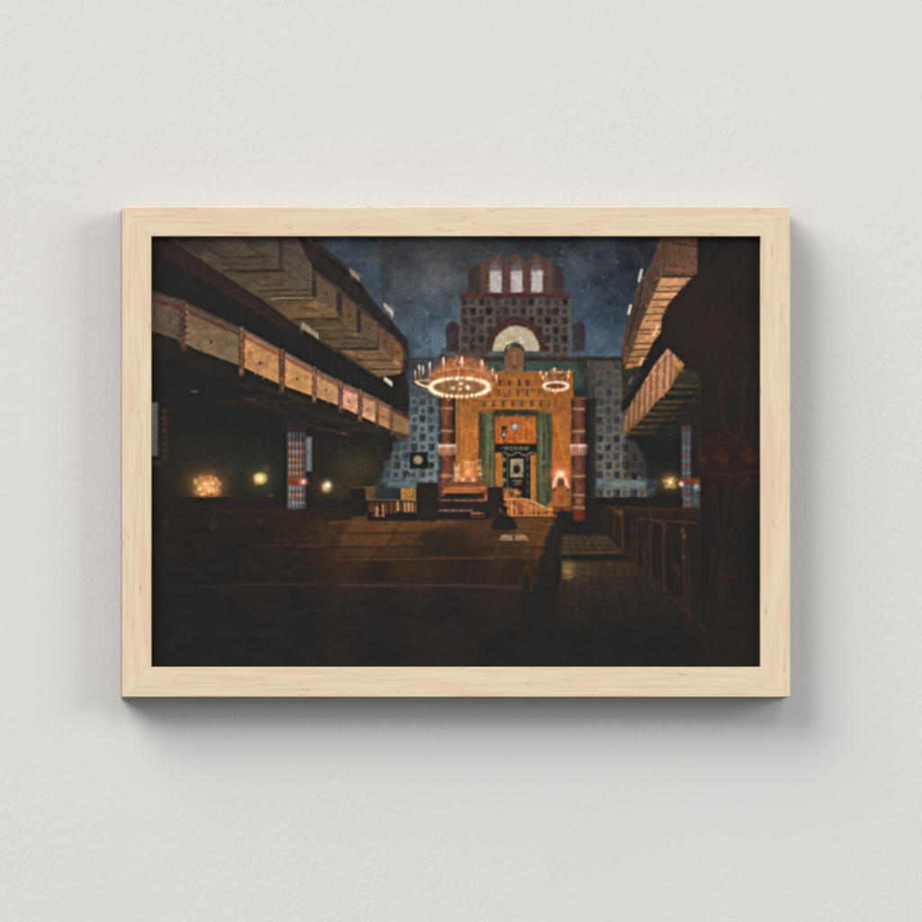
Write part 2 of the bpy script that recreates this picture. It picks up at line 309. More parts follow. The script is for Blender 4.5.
    ell(515, 427, 4.3, 4.4, (110, 92, 78), 1, 1.2)
    for k in range(6):
        t = k*math.pi/3; line([(515, 427), (515+3.4*math.sin(t), 427-3.5*math.cos(t))], 1.1, (190, 176, 156), .55)
    line([(515, 423.8), (517.7, 428.4), (512.3, 428.4), (515, 423.8)], .8, (200, 186, 166), .55); line([(515, 430.2), (517.7, 425.6), (512.3, 425.6), (515, 430.2)], .8, (196, 182, 162), .55); glow(514, 426, 1.3, 1.3, (226, 214, 200), .6); glow(516.6, 428.6, 1.2, 1.2, (120, 100, 84), .6)
    line([(502.5, 414), (502.6, 428)], .8, (190, 120, 60), .8)
    poly([(501.4, 427), (503, 425.5), (505, 426.4), (507.2, 426.5), (507, 431), (506, 436), (504.6, 439), (503.6, 442.5), (502.8, 439), (501.6, 435)], (64, 48, 38), .95, 1.2); glow(504, 434.6, 1.2, 1.8, (230, 224, 214), .95); line([(504, 438), (504.2, 443)], 1, (96, 66, 44), .8)
    for x0, x1, y1 in ((493, 502.5, 492), (530.6, 537.4, 503)):
        rect(x0, 453, x1, y1, (166, 106, 46), 1, 1.2); strokes(R(x0, 454, x1, y1), 40, [(188, 124, 54), (142, 88, 40), (176, 104, 46)], 8, 1.2, 1.5, .5, .15, seed=int(x0)+2)
    rect(502.2, 452, 531, 503, (38, 37, 35), 1, 1.3)
    poly([(495, 444), (537, 444), (537, 453)]+[(537-t*2.1, 453.6+1.4*math.sin(t*.94)) for t in range(20)]+[(495, 453)], (37, 36, 35), 1, 1.1)
    line([(495, 444), (537, 443.8)], 1, (70, 48, 34), .8)
    line([(495.3+t*.7, 453.9+1.5*math.sin(t*.31+1.0)) for t in range(60)], 1.15, (170, 146, 110), .8, 1.1)
    # the line of Hebrew letters on the valance
    xh = 502.2; r = np.random.RandomState(61)
    for k in range(17):
        if k in (9, 13): xh += 1.0; continue
        c = [(146, 136, 110), (126, 118, 98), (156, 142, 108)][k % 3]; y = 446.9+r.normal()*.15
        line([(xh-.5, y), (xh+.6, y)], .55, c, .9, .6)
        if r.rand() < .8: line([(xh+.6, y), (xh+.5, y+3)], .55, c, .85, .6)
        if r.rand() < .5: line([(xh-.5, y+.4), (xh-.4, y+2.9)], .5, c, .8, .6)
        if r.rand() < .5: line([(xh-.5, y+3), (xh+.6, y+3)], .55, c, .8, .6)
        xh += 1.75
    # curtain inside
    line([(507.6, 456), (507.4, 489)], 1.5, (104, 98, 84), .75, 1.2); line([(502.7, 455), (502.7, 488)], .9, (190, 150, 90), .7)
    for k in range(3):
        y = 459.5+k*10.2
        ell(504.4, y, 1.5, 1.7, (158, 144, 104), .8, 1.2); line([(503.2, y+4), (505.4, y+2.2)], .8, (120, 112, 92), .6); ell(504.4, y+5.5, 1.1, 2, (30, 30, 30), .7, 1.2)
    rect(525.8, 455, 530.2, 500, (60, 57, 50), .8, 1.6)
    for k in range(5): line([(526.2, 460+k*8), (528, 457.5+k*8), (529.8, 460+k*8)], .8, (112, 102, 80), .6); ell(528, 464+k*8, 1.2, 1.8, (40, 39, 37), .7, 1.2)
    rect(510.3, 458.8, 523.3, 477.2, (158, 142, 104), .95, 1.1); strokes(R(510.5, 459, 523, 477), 44, [(182, 160, 116), (122, 108, 84), (176, 158, 132), (150, 124, 76)], 3, .9, .8, .6, 1.4, seed=63)
    ell(516.7, 469.3, 3.2, 4.8, (38, 37, 35), .95, 1.2); ell(516.8, 463.8, 2, 1.9, (112, 106, 78), .8, 1.2); line([(513.4, 466), (513.2, 472)], .8, (70, 64, 52), .7); line([(520.2, 466), (520.2, 472)], .8, (70, 64, 52), .7)
    for y, x0, x1 in ((480.4, 512.4, 520), (481.6, 514, 522), (484, 513, 521.4)):
        for x in np.arange(x0, x1, 1.5): line([(x, y), (x+.9, y+.2)], .9, (134, 122, 102), .7, .7); line([(x+.7, y), (x+.6, y+1.2)], .6, (120, 110, 92), .6, .6)
    line([(531.4, 456), (531.6, 504)], 1.1, (200, 154, 84), .85)
    # green drapes
    for x0, x1, y1, sd in ((481, 494.2, 488, 71), (537, 551.2, 509, 72)):
        rect(x0, 412.5, x1, y1, (82, 82, 55), 1, 1.6)
        for k in range(13):
            u = np.random.RandomState(sd*20+k).rand(4); x = x0+.6+u[0]*(x1-x0-1.4)
            c = [(124, 118, 72), (46, 48, 40), (100, 100, 64), (52, 54, 42), (132, 126, 80), (64, 74, 58)][k % 6]
            y0 = 413+u[1]*28; line([(x, y0), (x+u[2]*1.2-.6, y0+22+u[3]*40 if y0+22+u[3]*40 < y1 else y1-1)], 1.2+u[1]*1.2, c, .6, 1.4)
        strokes(R(x0, 414, x1, y1), 46, [(116, 112, 70), (52, 54, 42), (92, 92, 60), (70, 80, 64)], 12, 1.1, 1.55, .4, .08, seed=sd)
    rect(478.4, 413, 481.6, 482, (48, 46, 36), .75, 1.6); line([(494.3, 414), (494.3, 486)], 1.2, (44, 42, 36), .8); rect(493, 416, 494.4, 440, (60, 54, 40), .5, 1)
    rect(546.4, 414, 549, 504, (48, 48, 38), .6, 2); line([(546.6, 425), (546.4, 488)], .9, (130, 124, 84), .6); line([(536.8, 414), (536.8, 500)], 1.1, (46, 44, 36), .75); line([(551.6, 414), (551.2, 500)], 1.2, (70, 56, 36), .7)
    line([(487.4, 418), (486.8, 480)], 1.6, (128, 124, 76), .5, 1.6)

    # ------------------------------------------------ red columns
    for cx, w, y0, y1, rings in ((447, 11, 396, 500, (408.6, 431.4, 476.4)), (579, 11, 398, 520, (409.4, 431.6, 476.6, 495.4, 508))):
        rect(cx-w/2-2.5, y0, cx+w/2+3, y1, (44, 39, 36), .8, 2.4)
        rect(cx-w/2, y0, cx+w/2, y1, (98, 60, 46), 1, 2.2)
        rect(cx-w/2+2, y0+2, cx+w/2-4, y1-2, (126, 76, 58), .5, 3.4); rect(cx+w/2-3, y0, cx+w/2, y1, (76, 44, 38), .6, 2)
        strokes(R(cx-w/2+.5, y0, cx+w/2-.5, y1), 90, [(134, 82, 62), (82, 50, 40), (112, 66, 50), (148, 98, 74), (72, 47, 39)], 7, 1.5, 1.5, .4, .2, seed=int(cx))
        for y in rings:
            rect(cx-w/2-.8, y-1.7, cx+w/2+.8, y+1.8, (132, 98, 64), .75, 1.8); line([(cx-w/2, y-.7), (cx-w/2+3.5, y-.4)], 1.2, (178, 142, 98), .6, 1.6); line([(cx-1, y+.2), (cx+w/2-1, y-.5)], 1.4, (196, 160, 112), .6, 1.8); line([(cx-w/2, y+1.6), (cx+w/2, y+1.6)], .8, (70, 46, 38), .7)
        rect(cx-w/2-3, y0-1, cx+w/2+3, y0+1.6, (124, 84, 52), .75, 1.5)
        glow(cx, 449, 8, 5, (206, 120, 90), .5)
        for k in range(7):
            x = cx-7.6+k*2.55
            line([(x, 445.2), (x+.2, 452.5+(k*5 % 3)*1.1)], 1.2, [(238, 204, 178), (206, 150, 116), (226, 180, 146)][k*2 % 3], .75, 1.4); glow(x, 445.6, 1.3, 1.4, (255, 234, 216), .75)
        line([(cx-7, 454.4), (cx+7, 454.2)], 1.7, (168, 118, 78), .6, 1.8); line([(cx-8.4, 446), (cx-7.5, 455)], .9, (210, 160, 110), .6)
    rect(574, 511, 584, 519.5, (120, 44, 30), .7, 2); rect(586, 398, 596, 516, (39, 37, 35), .75, 4)
    rect(437.5, 476, 441.4, 500, (86, 56, 42), .9, 1.4); glow(444, 475.6, 4, 1.8, (176, 142, 92), .7)
    ell(579, 501, 3.4, 2.4, (150, 96, 78), .6, 1.5)

    # ------------------------------------------------ far balconies on the left
    # upper gallery soffit: wide boards receding
    lo = [(171, 239), (197, 257), (221, 273), (242, 287), (259, 297), (294, 323), (319, 339), (340, 351), (359, 364), (379, 377), (404, 371)]
    sof = [(171, 234), (312, 234)]+[(312.5, 296), (336, 312), (358, 330), (378, 346), (391, 357), (404, 369), (400, 374), (379, 377)]+lo[::-1][2:]
    poly(sof, 0, 1, 1.5, stops=[((190, 240), (62, 54, 48)), ((215, 250), (76, 67, 56)), ((250, 245), (78, 70, 61)), ((240, 270), (80, 69, 55)), ((280, 250), (80, 73, 67)), ((300, 262), (76, 69, 63)), ((270, 285), (86, 72, 54)), ((290, 300), (94, 76, 54)), ((310, 305), (98, 78, 56)), ((320, 322), (80, 66, 48)), ((345, 345), (94, 75, 54)), ((370, 355), (108, 84, 60)), ((385, 366), (112, 86, 62)), ((398, 366), (120, 92, 66))])
    mottle(sof, .15, 12, 5, 81, (1, 1, .9)); strokes(sof, 260, [(104, 88, 62), (70, 60, 48), (92, 84, 72), (60, 52, 44), (118, 94, 62)], 9, 1.3, .05, .3, .35, seed=82)
    for (x0, y0), (x1, y1), c, w in [
        ((205, 245), (221, 257), (48, 42, 38), 1.2), ((221, 257.5), (258, 257), (46, 42, 38), 1.3), ((242, 238), (260, 254), (52, 46, 42), 1.2), ((258, 257), (276, 256), (60, 52, 46), 1),
        ((222, 264), (222, 271), (58, 50, 42), 1), ((222, 265), (258, 264), (56, 48, 42), 1), ((224, 271), (284, 270), (48, 43, 38), 2.2), ((240, 272.5), (286, 271.5), (50, 44, 38), 1.6),
        ((250, 276), (260, 285), (56, 48, 40), 1), ((262, 285.5), (297, 284.5), (52, 45, 38), 1.2), ((288, 272), (297, 284), (60, 52, 44), 1), ((258, 291), (306, 289.5), (50, 43, 36), 1.4), ((262, 297), (312, 295), (58, 48, 38), 1.2),
        ((283, 304), (338, 303), (64, 52, 40), 1.2), ((292, 311), (337, 309), (60, 48, 38), 1.2), ((292, 319.5), (338, 318), (54, 44, 36), 1.8), ((300, 314), (336, 313), (140, 108, 68), 1), ((316, 330), (356, 328), (62, 50, 38), 1.3), ((322, 338.5), (366, 338), (56, 46, 36), 2), ((336, 348.6), (378, 347.4), (50, 42, 36), 2.2), ((356, 360), (390, 359), (60, 48, 38), 1.6), ((364, 369), (402, 368.6), (66, 52, 40), 1.4), ((350, 353.5), (386, 352.5), (148, 114, 76), 1.6), ((354, 356.6), (388, 356), (58, 46, 38), 1.2), ((368, 364), (400, 364), (152, 116, 78), 1.6), ((372, 371), (402, 371), (156, 118, 80), 1.5)]:
        line([(x0, y0), (x1, y1)], w, c, .8, 1.2)
    line([(212, 248), (224, 258), (224, 266)], .8, (58, 50, 44), .6); line([(272, 298.4), (306, 299)], 1.5, (156, 134, 102), .8, 1.2); line([(277, 299.6), (300, 300)], .8, (40, 36, 34), .8)
    line([(270, 280), (287, 278)], 2.2, (106, 84, 56), .4, 2); line([(268, 293), (309, 292)], 2, (118, 92, 56), .5, 2); line([(285, 306), (326, 305)], 3, (124, 94, 56), .5, 2.5)
    rect(278.5, 237, 284, 270, (62, 54, 52), .6, 1.6); line([(280, 237), (280, 268)], .8, (44, 40, 38), .8); line([(283.2, 238), (282.6, 266)], .8, (106, 90, 84), .5)
    glow(298, 267, 2, 2, (48, 42, 42), .8); glow(297, 313, 16, 5, (138, 104, 60), .3)
    poly([(313, 236), (318, 240), (318, 272), (312.5, 296)], (58, 48, 44), .8, 1.5)
    # upper gallery parapet: six bays, each stepping down on its own corbel
    poly([(313, 268), (338.6, 287), (359, 305), (377, 320), (391.5, 334), (403, 345), (404, 368), (391, 357), (378, 346), (358, 331), (336, 311), (312.5, 297)], (72, 60, 53), 1, 1.6)
    poly([(303, 240), (312.6, 262), (312.6, 290), (284, 290), (284, 240)], (86, 75, 64), .6, 2.5); strokes([(285, 242), (302, 242), (311, 262), (311, 288), (285, 288)], 70, [(104, 92, 80), (66, 57, 50), (92, 74, 56), (78, 72, 70)], 7, 1.3, .7, .4, .5, seed=301); line([(285, 262), (300, 274), (311, 284)], 1, (62, 54, 47), .5); line([(286, 246), (306, 262)], 1, (60, 53, 48), .5); line([(284, 283), (311, 282)], 1, (118, 102, 78), .45)
    line([(283.5, 240), (283, 270)], 1, (52, 46, 44), .6); line([(312.4, 262), (312.6, 296)], 1.3, (50, 44, 42), .8)
    for k in range(8): ell(311, 266+k*4, .7, 1, (150, 138, 126), .55, 1)
    poly([(293, 272), (297, 284), (286, 284)], (96, 82, 62), .5, 2)
    bays = [((316.6, 277), (335.4, 290), (336, 310.4), (316.6, 297.8), (90, 76, 67)), ((342.4, 298), (356.4, 307), (356.4, 332.8), (342.4, 321), (88, 74, 66)), ((361.2, 314.6), (376.8, 324), (376.8, 342.6), (361.2, 332.6), (92, 75, 63)),
            ((378, 328), (391.4, 336.4), (392, 355.4), (379, 345.6), (98, 75, 60)), ((392.4, 339.6), (403, 346), (403, 365), (393.4, 356), (112, 84, 61))]
    for q, (a_, b_, c_, d_, col) in enumerate(bays):
        col = (col[0]+7, col[1]+2, col[2]-7)
        poly([a_, b_, c_, d_], col, .95, 1.5)
        strokes([a_, b_, c_, d_], 34, [np.asarray(col)*1.16, np.asarray(col)*.82, np.asarray(col)*(1.1, .98, .9), (78, 70, 66)], 4, 1.1, 1.3, .4, .6, seed=300+q)
        line([(a_[0]+1, a_[1]+2.6), (b_[0]-.5, b_[1]+2.2)], 1.5, (98, 54, 47), .65, 1.4); line([(a_[0], a_[1]), (b_[0], b_[1])], 1.1, (120, 98, 86), .55)
        line([b_, c_], 1.1, (122, 96, 78), .55); line([(b_[0]+1.1, b_[1]), (c_[0]+1.1, c_[1])], 1.1, (48, 41, 39), .7)
        ell((a_[0]+c_[0])/2, (a_[1]+c_[1])/2, 1.3, 1.5, (56, 45, 43), .75, 1.3)
        line([(d_[0], d_[1]), (c_[0], c_[1])], 1.3, (128, 98, 70), .6)
    for x0, y0, x1, y1 in ((314, 282, 316.4, 299), (337.4, 292, 341.8, 312), (357.4, 309, 360.6, 333)): rect(x0, y0, x1, y1, (54, 46, 43), .8, 1.6)
    # lit undersides and shadow lines of the corbels
    for P_, col, a_ in (([(280, 299.4), (314, 299.4), (336, 310.6), (339.6, 318), (298, 318.4), (284, 306)], (106, 83, 57), .6), ([(314.6, 299), (336, 311), (334, 312), (306, 307)], (138, 106, 74), .65), ([(290, 311), (336, 311.4), (339.4, 317.6), (300, 318)], (116, 90, 60), .55),
        ([(340, 320), (356.4, 333), (366, 337.6), (338, 337), (314, 327)], (92, 75, 52), .6), ([(355.4, 333), (366.6, 338), (350, 336)], (140, 108, 78), .6), ([(337, 339.4), (376, 340.6), (377, 348.6), (340, 348.4)], (80, 70, 58), .6), ([(341, 350), (379, 350.4), (391, 357.6), (390, 360), (362, 360)], (132, 101, 69), .7), ([(379.6, 346.6), (390.4, 356.4), (384, 354)], (186, 142, 102), .7), ([(362, 361), (392, 358.6), (402.4, 366.6), (402, 369.6), (380, 370)], (136, 104, 72), .7), ([(393.6, 357.6), (402.6, 366), (396, 365)], (196, 150, 108), .75)):
        poly(P_, col, a_, 2)
    for P_, w, col, a_ in (([(280, 290), (311, 290)], 1.4, (52, 46, 40), .7), ([(281, 298), (315, 298.6)], 1.3, (160, 138, 108), .6), ([(281, 299.6), (314, 300)], 1, (40, 37, 35), .8), ([(298, 318.8), (340, 319)], 1.5, (48, 42, 37), .8), ([(314, 328.6), (356, 328.4)], 1.2, (146, 114, 78), .6), ([(312, 330), (356, 330)], 1, (52, 45, 38), .6), ([(338.6, 338.2), (366.4, 338.2)], 1.4, (46, 41, 37), .8), ([(336, 349.2), (378, 349.4)], 1.6, (44, 39, 36), .8), ([(357, 353.4), (388, 354)], .9, (60, 49, 40), .6), ([(357, 353.4), (356, 357.4), (360, 359)], 1, (50, 43, 37), .7), ([(358, 360), (391, 360)], 1.6, (44, 38, 35), .85), ([(372, 364.6), (400, 364.6)], .9, (70, 55, 42), .6), ([(372, 369.6), (403, 369.4)], 1.4, (44, 38, 35), .7), ([(300, 308), (330, 307.6)], 1.4, (66, 54, 42), .5), ([(302, 313.4), (338, 313)], 1, (134, 104, 70), .5), ([(332, 343.6), (376, 343.4)], .9, (58, 50, 44), .5)): line(P_, w, col, a_, 1.3)
    for x in np.arange(283, 314, 2.6): ell(x, 299.6, .7, .7, (30, 29, 29), .6, .9)
    for x in np.arange(362, 390, 2.4): ell(x, 360, .6, .6, (120, 104, 84), .5, .9)
    strokes([(285, 300), (336, 312), (378, 348), (403, 368), (380, 372), (330, 336), (298, 316)], 130, [(120, 94, 64), (66, 56, 44), (98, 80, 60), (142, 108, 76), (56, 48, 40)], 8, 1.1, .03, .38, .15, seed=83)
    up = [(283, 232), (300, 240), (316, 270), (338.6, 287), (359, 305), (377, 320), (391.5, 334), (403, 346)]
    # dark gallery above the parapet
    poly([(296, 232), (310, 240), (330, 262), (350, 280), (368, 298), (384, 312), (396, 326), (408, 340), (409, 356), (403, 347), (391, 334), (377, 320), (359, 305), (338, 287), (316, 270), (306, 256)], (47, 42, 40), .92, 2)
    line([(303, 236), (322, 250), (346, 267), (360, 282)], 2.2, (82, 70, 66), .5, 2); line([(318, 238), (337, 252), (350, 268)], 4, (66, 60, 60), .5, 3)
    strokes([(300, 234), (330, 256), (352, 278), (390, 318), (408, 345), (395, 336), (350, 296), (314, 264)], 60, [(58, 50, 46), (42, 38, 37), (66, 56, 52)], 8, 1.4, .75, .4, .2, seed=85)
    for x0, y0, n, dx, dy, c in ((350.5, 269.5, 5, 1.9, 1.75, (186, 160, 128)), (384.6, 303.8, 5, 1.8, 1.9, (226, 212, 194))):
        glow(x0+n*dx*.45, y0+n*dy*.5+1.5, 5, 4, np.asarray(c)*.8, .35)
        for k in range(n): line([(x0+k*dx, y0+k*dy-(k*7 % 3)*.3), (x0+k*dx+.5, y0+k*dy+2.6+(k*5 % 3)*.5)], 1.7, np.asarray(c)*(1-.06*(k*3 % 4)), .8, 1.6)
    for x, y0, y1 in ((356.4, 283, 327), (387, 314, 334), (314, 242, 262)): line([(x, y0), (x, y1)], 1, (72, 54, 48), .6)
    poly([(401, 336), (409, 342), (411, 354), (408, 372), (402, 372), (404, 356)], (50, 44, 41), .8, 5); glow(411, 346, 4, 12, (58, 58, 60), .6)
    # fascia under the upper gallery, dark gap
    poly([(147, 234), (171, 238), (197, 257), (221, 273), (259, 298), (295, 324), (319, 340), (345, 356), (378, 378), (402, 392), (402, 410), (392, 405), (361, 390), (342, 381), (305, 362), (282, 350), (239, 327), (180, 300), (147, 288)], (40, 38, 36), .97, 1.5)
    poly([(156, 236), (171, 240), (197, 258), (242, 288), (294, 325), (308, 336), (302, 338), (240, 302), (200, 276), (165, 258)], (54, 44, 39), .75, 4)
    line([(170, 239), (184, 247), (197, 257)], 2, (92, 70, 56), .65, 1.8); line(lo[1:-1], 1.2, (86, 66, 50), .5, 1.4)
    line([(225, 293), (238, 299), (262, 313), (280, 325)], 2.4, (66, 46, 40), .6, 2.5); line([(296, 322), (325, 344), (352, 361), (382, 379)], 1.3, (88, 70, 50), .65, 1.3)
    strokes([(156, 238), (200, 262), (290, 325), (240, 304), (165, 258)], 60, [(64, 50, 42), (46, 40, 37), (60, 44, 40)], 9, 1.3, .6, .4, .2, seed=86)
    for x in (186, 195): line([(x-3, 262), (x, 268), (x-1, 276)], 1, (64, 50, 42), .5)
    for k in range(6): line([(303+k*2.75, 323.4+k*1.9), (303.8+k*2.75, 328.4+k*1.9)], 1.3, (206, 184, 150) if k % 2 else (226, 206, 174), .85, 1.3); line([(303.6+k*2.75, 329+k*1.9), (306+k*2.75, 330+k*1.9)], 1.2, (146, 124, 98), .6)
    rect(300, 324, 303.5, 332, (130, 138, 138), .4, 2.5)
    for k in range(5): line([(384.4+k*1.7, 376.6+k*1.3), (384.8+k*1.7, 380.4+k*1.3)], 1.5, (236, 222, 200), .9, 1.1)
    for x, y0, y1 in ((311, 340, 360), (356, 366, 388), (288, 330, 352)): line([(x, y0), (x, y1)], 1.2, (58, 46, 42), .6)
    strokes([(340, 362), (400, 396), (402, 406), (360, 388), (330, 372)], 30, [(50, 44, 40), (34, 33, 33), (58, 50, 44)], 5, 1.4, .5, .5, .5, seed=87)

    # lower gallery parapet
    T = [(147, 289), (180, 300), (239, 327), (282, 350.6), (312, 367), (342, 383), (361, 391), (377, 399), (391, 407), (410, 417)]
    B = [(147, 329), (180, 340), (192, 347.5), (239, 365), (279, 383.5), (312, 395.5), (337, 404.5), (357, 414), (375, 422.5), (391, 430), (410, 435)]
    poly([(147, 329)]+B[1:]+[(400, 440), (380, 436), (337, 424), (312, 412), (279, 396), (240, 382), (192, 364), (147, 352)], (46, 42, 37), .6, 6)
    pan = [(147, 180.5, (94, 78, 66)), (186, 239.5, (116, 96, 73)), (244, 279, (182, 136, 86)), (284.5, 312.5, (186, 140, 88)), (316.5, 338.5, (186, 140, 94)), (342.5, 358, (206, 156, 120)), (362, 375.6, (196, 150, 110)), (378, 390, (166, 125, 86)), (392, 409, (136, 104, 70))]
    for i, (x0, x1, c) in enumerate(pan):
        xs = np.linspace(x0, x1, 6)
        P_ = [(x, along(T, x)+1) for x in xs]+[(x, along(B, x)) for x in xs[::-1]]
        poly(P_, c, 1, 1.3)
        mottle(P_, .16, 7, 6, 90+i, (.9, 1, 1)); strokes(P_, 46, [np.asarray(c)*1.1, np.asarray(c)*.86, np.asarray(c)*(1.02, .94, .9), (118, 96, 74)], 6, 1.3, 1.3, .3, .5, seed=91+i)
        # rails and red frieze
        hgt = np.interp(x0, [147, 410], [9, 3.2])
        for f, wd, cc, aa in ((.02, 1.3, (104, 84, 70), .9), (.22, 1.0, (58, 48, 42), .8), (.42, 1.1, (122, 92, 72), .8), (.62, 1.0, (70, 52, 44), .8), (.95, hgt*.26, (104, 54, 42), .85)):
            line([(x, along(T, x)+hgt*f) for x in xs], wd, np.asarray(cc)*(.8+.45*(np.mean(c) > 110)), aa, 1.0)
        if x1-x0 > 12:
            for x in np.arange(x0+4, x1-3, 2.6): line([(x, along(T, x)+hgt*.9), (x, along(T, x)+hgt*1.25)], .9, (92, 50, 38), .6)
        line([(x, along(B, x)-.8) for x in xs], 1.2, np.asarray(c)*1.12, .5)
    for x, y, s in ((211, 342, 1.9), (260.4, 363, 1.7), (297, 379, 1.3), (326, 390, 1), (348.6, 402, 1.2), (367.4, 410, 1), (383, 417, .9)): ell(x, y, s, s*1.1, (112, 56, 46), .85, 1.2); ell(x-.2, y+.1, s*.5, s*.5, (66, 36, 36), .7, 1)
    for x, w, ex in ((183.4, 7, 9), (241.6, 4.6, 9), (282, 4.4, 8), (314.4, 3.6, 7), (340.4, 3.4, 6), (360, 3, 6), (376.8, 2.2, 4), (391, 2, 3)):
        y0, y1 = along(T, x)-1.5, along(B, x)+ex
        c = (82, 62, 52) if x < 200 else (126, 90, 62) if x < 300 else (142, 106, 82)
        rect(x-w/2, y0, x+w/2, y1, c, .95, 1.2); line([(x-w/2, y0), (x-w/2, y1)], .8, (60, 42, 36), .8); line([(x+w/2+.2, y0), (x+w/2+.2, y1-2)], .8, (54, 40, 34), .7)
        strokes(R(x-w/2, y0+2, x+w/2, y1), int(w*5), [np.asarray(c)*1.2, np.asarray(c)*.75, (116, 64, 50)], 4, 1, 1.5, .6, .3, seed=int(x))
        rect(x-w/2, y1-3, x+w/2, y1, (70, 46, 36), .6, 1.6); rr = np.random.RandomState(int(x)*3)
        for q in range(int((y1-y0)/2.4)): ell(x+rr.uniform(-.5, .6)*w, y0+2+q*2.4, .4+rr.rand()*w*.22, .9, [(58, 42, 36), (150, 112, 82), (96, 60, 46), (44, 36, 33)][rr.randint(4)] if x > 200 else [(56, 44, 39), (104, 82, 70), (70, 46, 40), (44, 38, 35)][rr.randint(4)], .6, 1.2)
    for k in range(7): ell(186.8, 306+k*6, .9, 1.6, (190, 172, 150), .55, 1)
    strokes([(147, 300), (180, 308), (180, 338), (147, 328)], 30, [(112, 90, 74), (84, 70, 62)], 12, 2, 1.5, .35, .1, seed=99)
    poly([(391, 430), (409, 434), (408, 440), (398, 440)], (96, 76, 52), .6, 2)
    # soffit of the lower gallery
    for P_ in ([(290, 397), (312, 402), (296, 402)], [(312, 413), (340, 420), (368, 426), (390, 432)], [(340, 410), (360, 420), (376, 424)], [(250, 402), (300, 401)], [(300, 424), (345, 434)], [(262, 388), (300, 398)], [(315, 430), (372, 430)]): line(P_, 2, (66, 56, 46), .5, 2)
    strokes([(240, 384), (320, 412), (400, 438), (380, 440), (300, 425), (220, 395)], 80, [(56, 48, 40), (38, 36, 34), (66, 54, 42)], 14, 1.5, .15, .4, .2, seed=101)
    line([(218, 402), (240, 402), (276, 410)], 1.6, (56, 43, 37), .6, 2); glow(194.5, 391.5, 3.4, 1.3, (104, 104, 100), .75); glow(251, 399.6, 5, 1.3, (86, 70, 56), .7); line([(258, 402), (270, 407)], 1.2, (70, 54, 44), .6)
    glow(344, 433.4, 2.6, .9, (168, 120, 84), .75); line([(334, 431), (352, 436)], 1.2, (84, 56, 44), .7)

    # ------------------------------------------------ dusk below the left gallery
    rect(147, 402.5, 157.6, 456, (118, 113, 109), .95, 2); line([(152, 404), (152, 455)], 1.5, (140, 134, 130), .5); rect(156.6, 402, 159, 456, (74, 68, 64), .5, 2)
    for k in range(8): glow(164.4, 411+k*6.6, 3, 2.6, (92, 68, 38), .45); line([(161, 412+k*6.6), (167, 409+k*6.6)], .9, (110, 80, 42), .3)
    glow(157, 463, 6, 3, (92, 68, 40), .5)
    glow(205, 470, 42, 26, (58, 50, 38), .55); glow(262, 470, 22, 20, (54, 56, 46), .55); glow(231, 466, 9, 10, (56, 62, 62), .5); glow(200, 455, 30, 18, (47, 47, 41), .4)
    strokes(R(182, 440, 284, 498), 100, [(52, 52, 46), (44, 42, 38), (60, 54, 42), (50, 56, 54)], 6, 2, .8, .3, 1.5, seed=104)
    glow(207, 484, 20, 15, (122, 82, 44), .6, y1=498); glow(207, 487, 13, 11, (206, 138, 72), .95, y1=497.5)
    strokes([(195, 480), (203, 475), (214, 476), (221, 482), (220, 496), (197, 496), (193, 488)], 60, [(226, 156, 84), (244, 190, 118), (208, 136, 74), (190, 178, 136), (234, 168, 96)], 2.6, 2.4, 1.4, .38, 1.3, seed=105); glow(207, 486, 8, 7, (244, 186, 112), .6, y1=497)
    for x, y in ((213, 483.4), (205, 484), (200, 489), (209, 491), (214, 490), (203, 494)): glow(x, y, 2, 1.8, (255, 224, 168), .8)
    for x in range(195, 222, 4): line([(x, 490), (x+.5, 497)], .8, (150, 92, 50), .5)
    line([(170, 497.6), (290, 497.6)], 1.5, (46, 38, 34), .7)
    glow(260, 479, 11, 9, (116, 96, 54), .7); ell(260.3, 478.4, 6, 5.2, (214, 190, 112), .92, 4); strokes([(255, 474), (266, 474), (266, 484), (255, 484)], 16, [(236, 216, 138), (196, 168, 92), (244, 232, 170)], 2.6, 1.3, 1.2, .6, 1.2, seed=106); glow(260.3, 478.6, 2, 2.2, (252, 244, 202), .9)
    glow(266, 469, 3, 3, (104, 84, 60), .5); glow(271, 495.5, 2.4, 1.4, (136, 88, 44), .6); glow(263, 490, 10, 5, (56, 62, 56), .5)
    # tiled pillar
    rect(287.6, 421, 305.4, 510, (86, 84, 86), .95, 2)
    for k, (y0, y1, b) in enumerate([(424, 432, 0), (432, 441, 1), (441, 449, 0), (449, 457, 1), (457, 463, 0), (463, 470, 1), (470, 477.6, 0), (485, 492, 1), (492, 500, 0), (500, 509.6, 1)]):
        base = (100, 106, 116) if k in (7, 9) or k == 1 else (142, 88, 62)
        f = np.interp(y0, [420, 445], [.45, 1])
        rect(288, y0, 305, y1, np.asarray(base)*.74*f, .75, 2)
        for i in range(5):
            x = 290+i*3.5
            ell(x, y0+2.6, 1.25, 2, np.asarray((146, 150, 154) if b else (176, 134, 108))*f, .65, 1.5); line([(x, y0+2), (x, y1-.6)], 1.3, np.asarray((152, 152, 150) if (i+k) % 3 else (176, 112, 76))*f, .55, 1.4); line([(x+1.75, y0+1), (x+1.75, y1)], .9, np.asarray((52, 54, 66))*f, .75, 1)
        line([(288, y1), (305, y1)], .9, (70, 50, 44), .7)
    rect(287.6, 477.6, 307, 485.4, (120, 56, 40), .95, 1.3); line([(288, 479), (305, 479)], .8, (152, 76, 52), .6)
    rect(285, 408, 308, 432, (40, 38, 38), .7, 16); rect(287, 415, 306, 428, (42, 40, 40), .6, 8); rect(303, 424, 306.4, 509, (44, 42, 44), .5, 2.4)
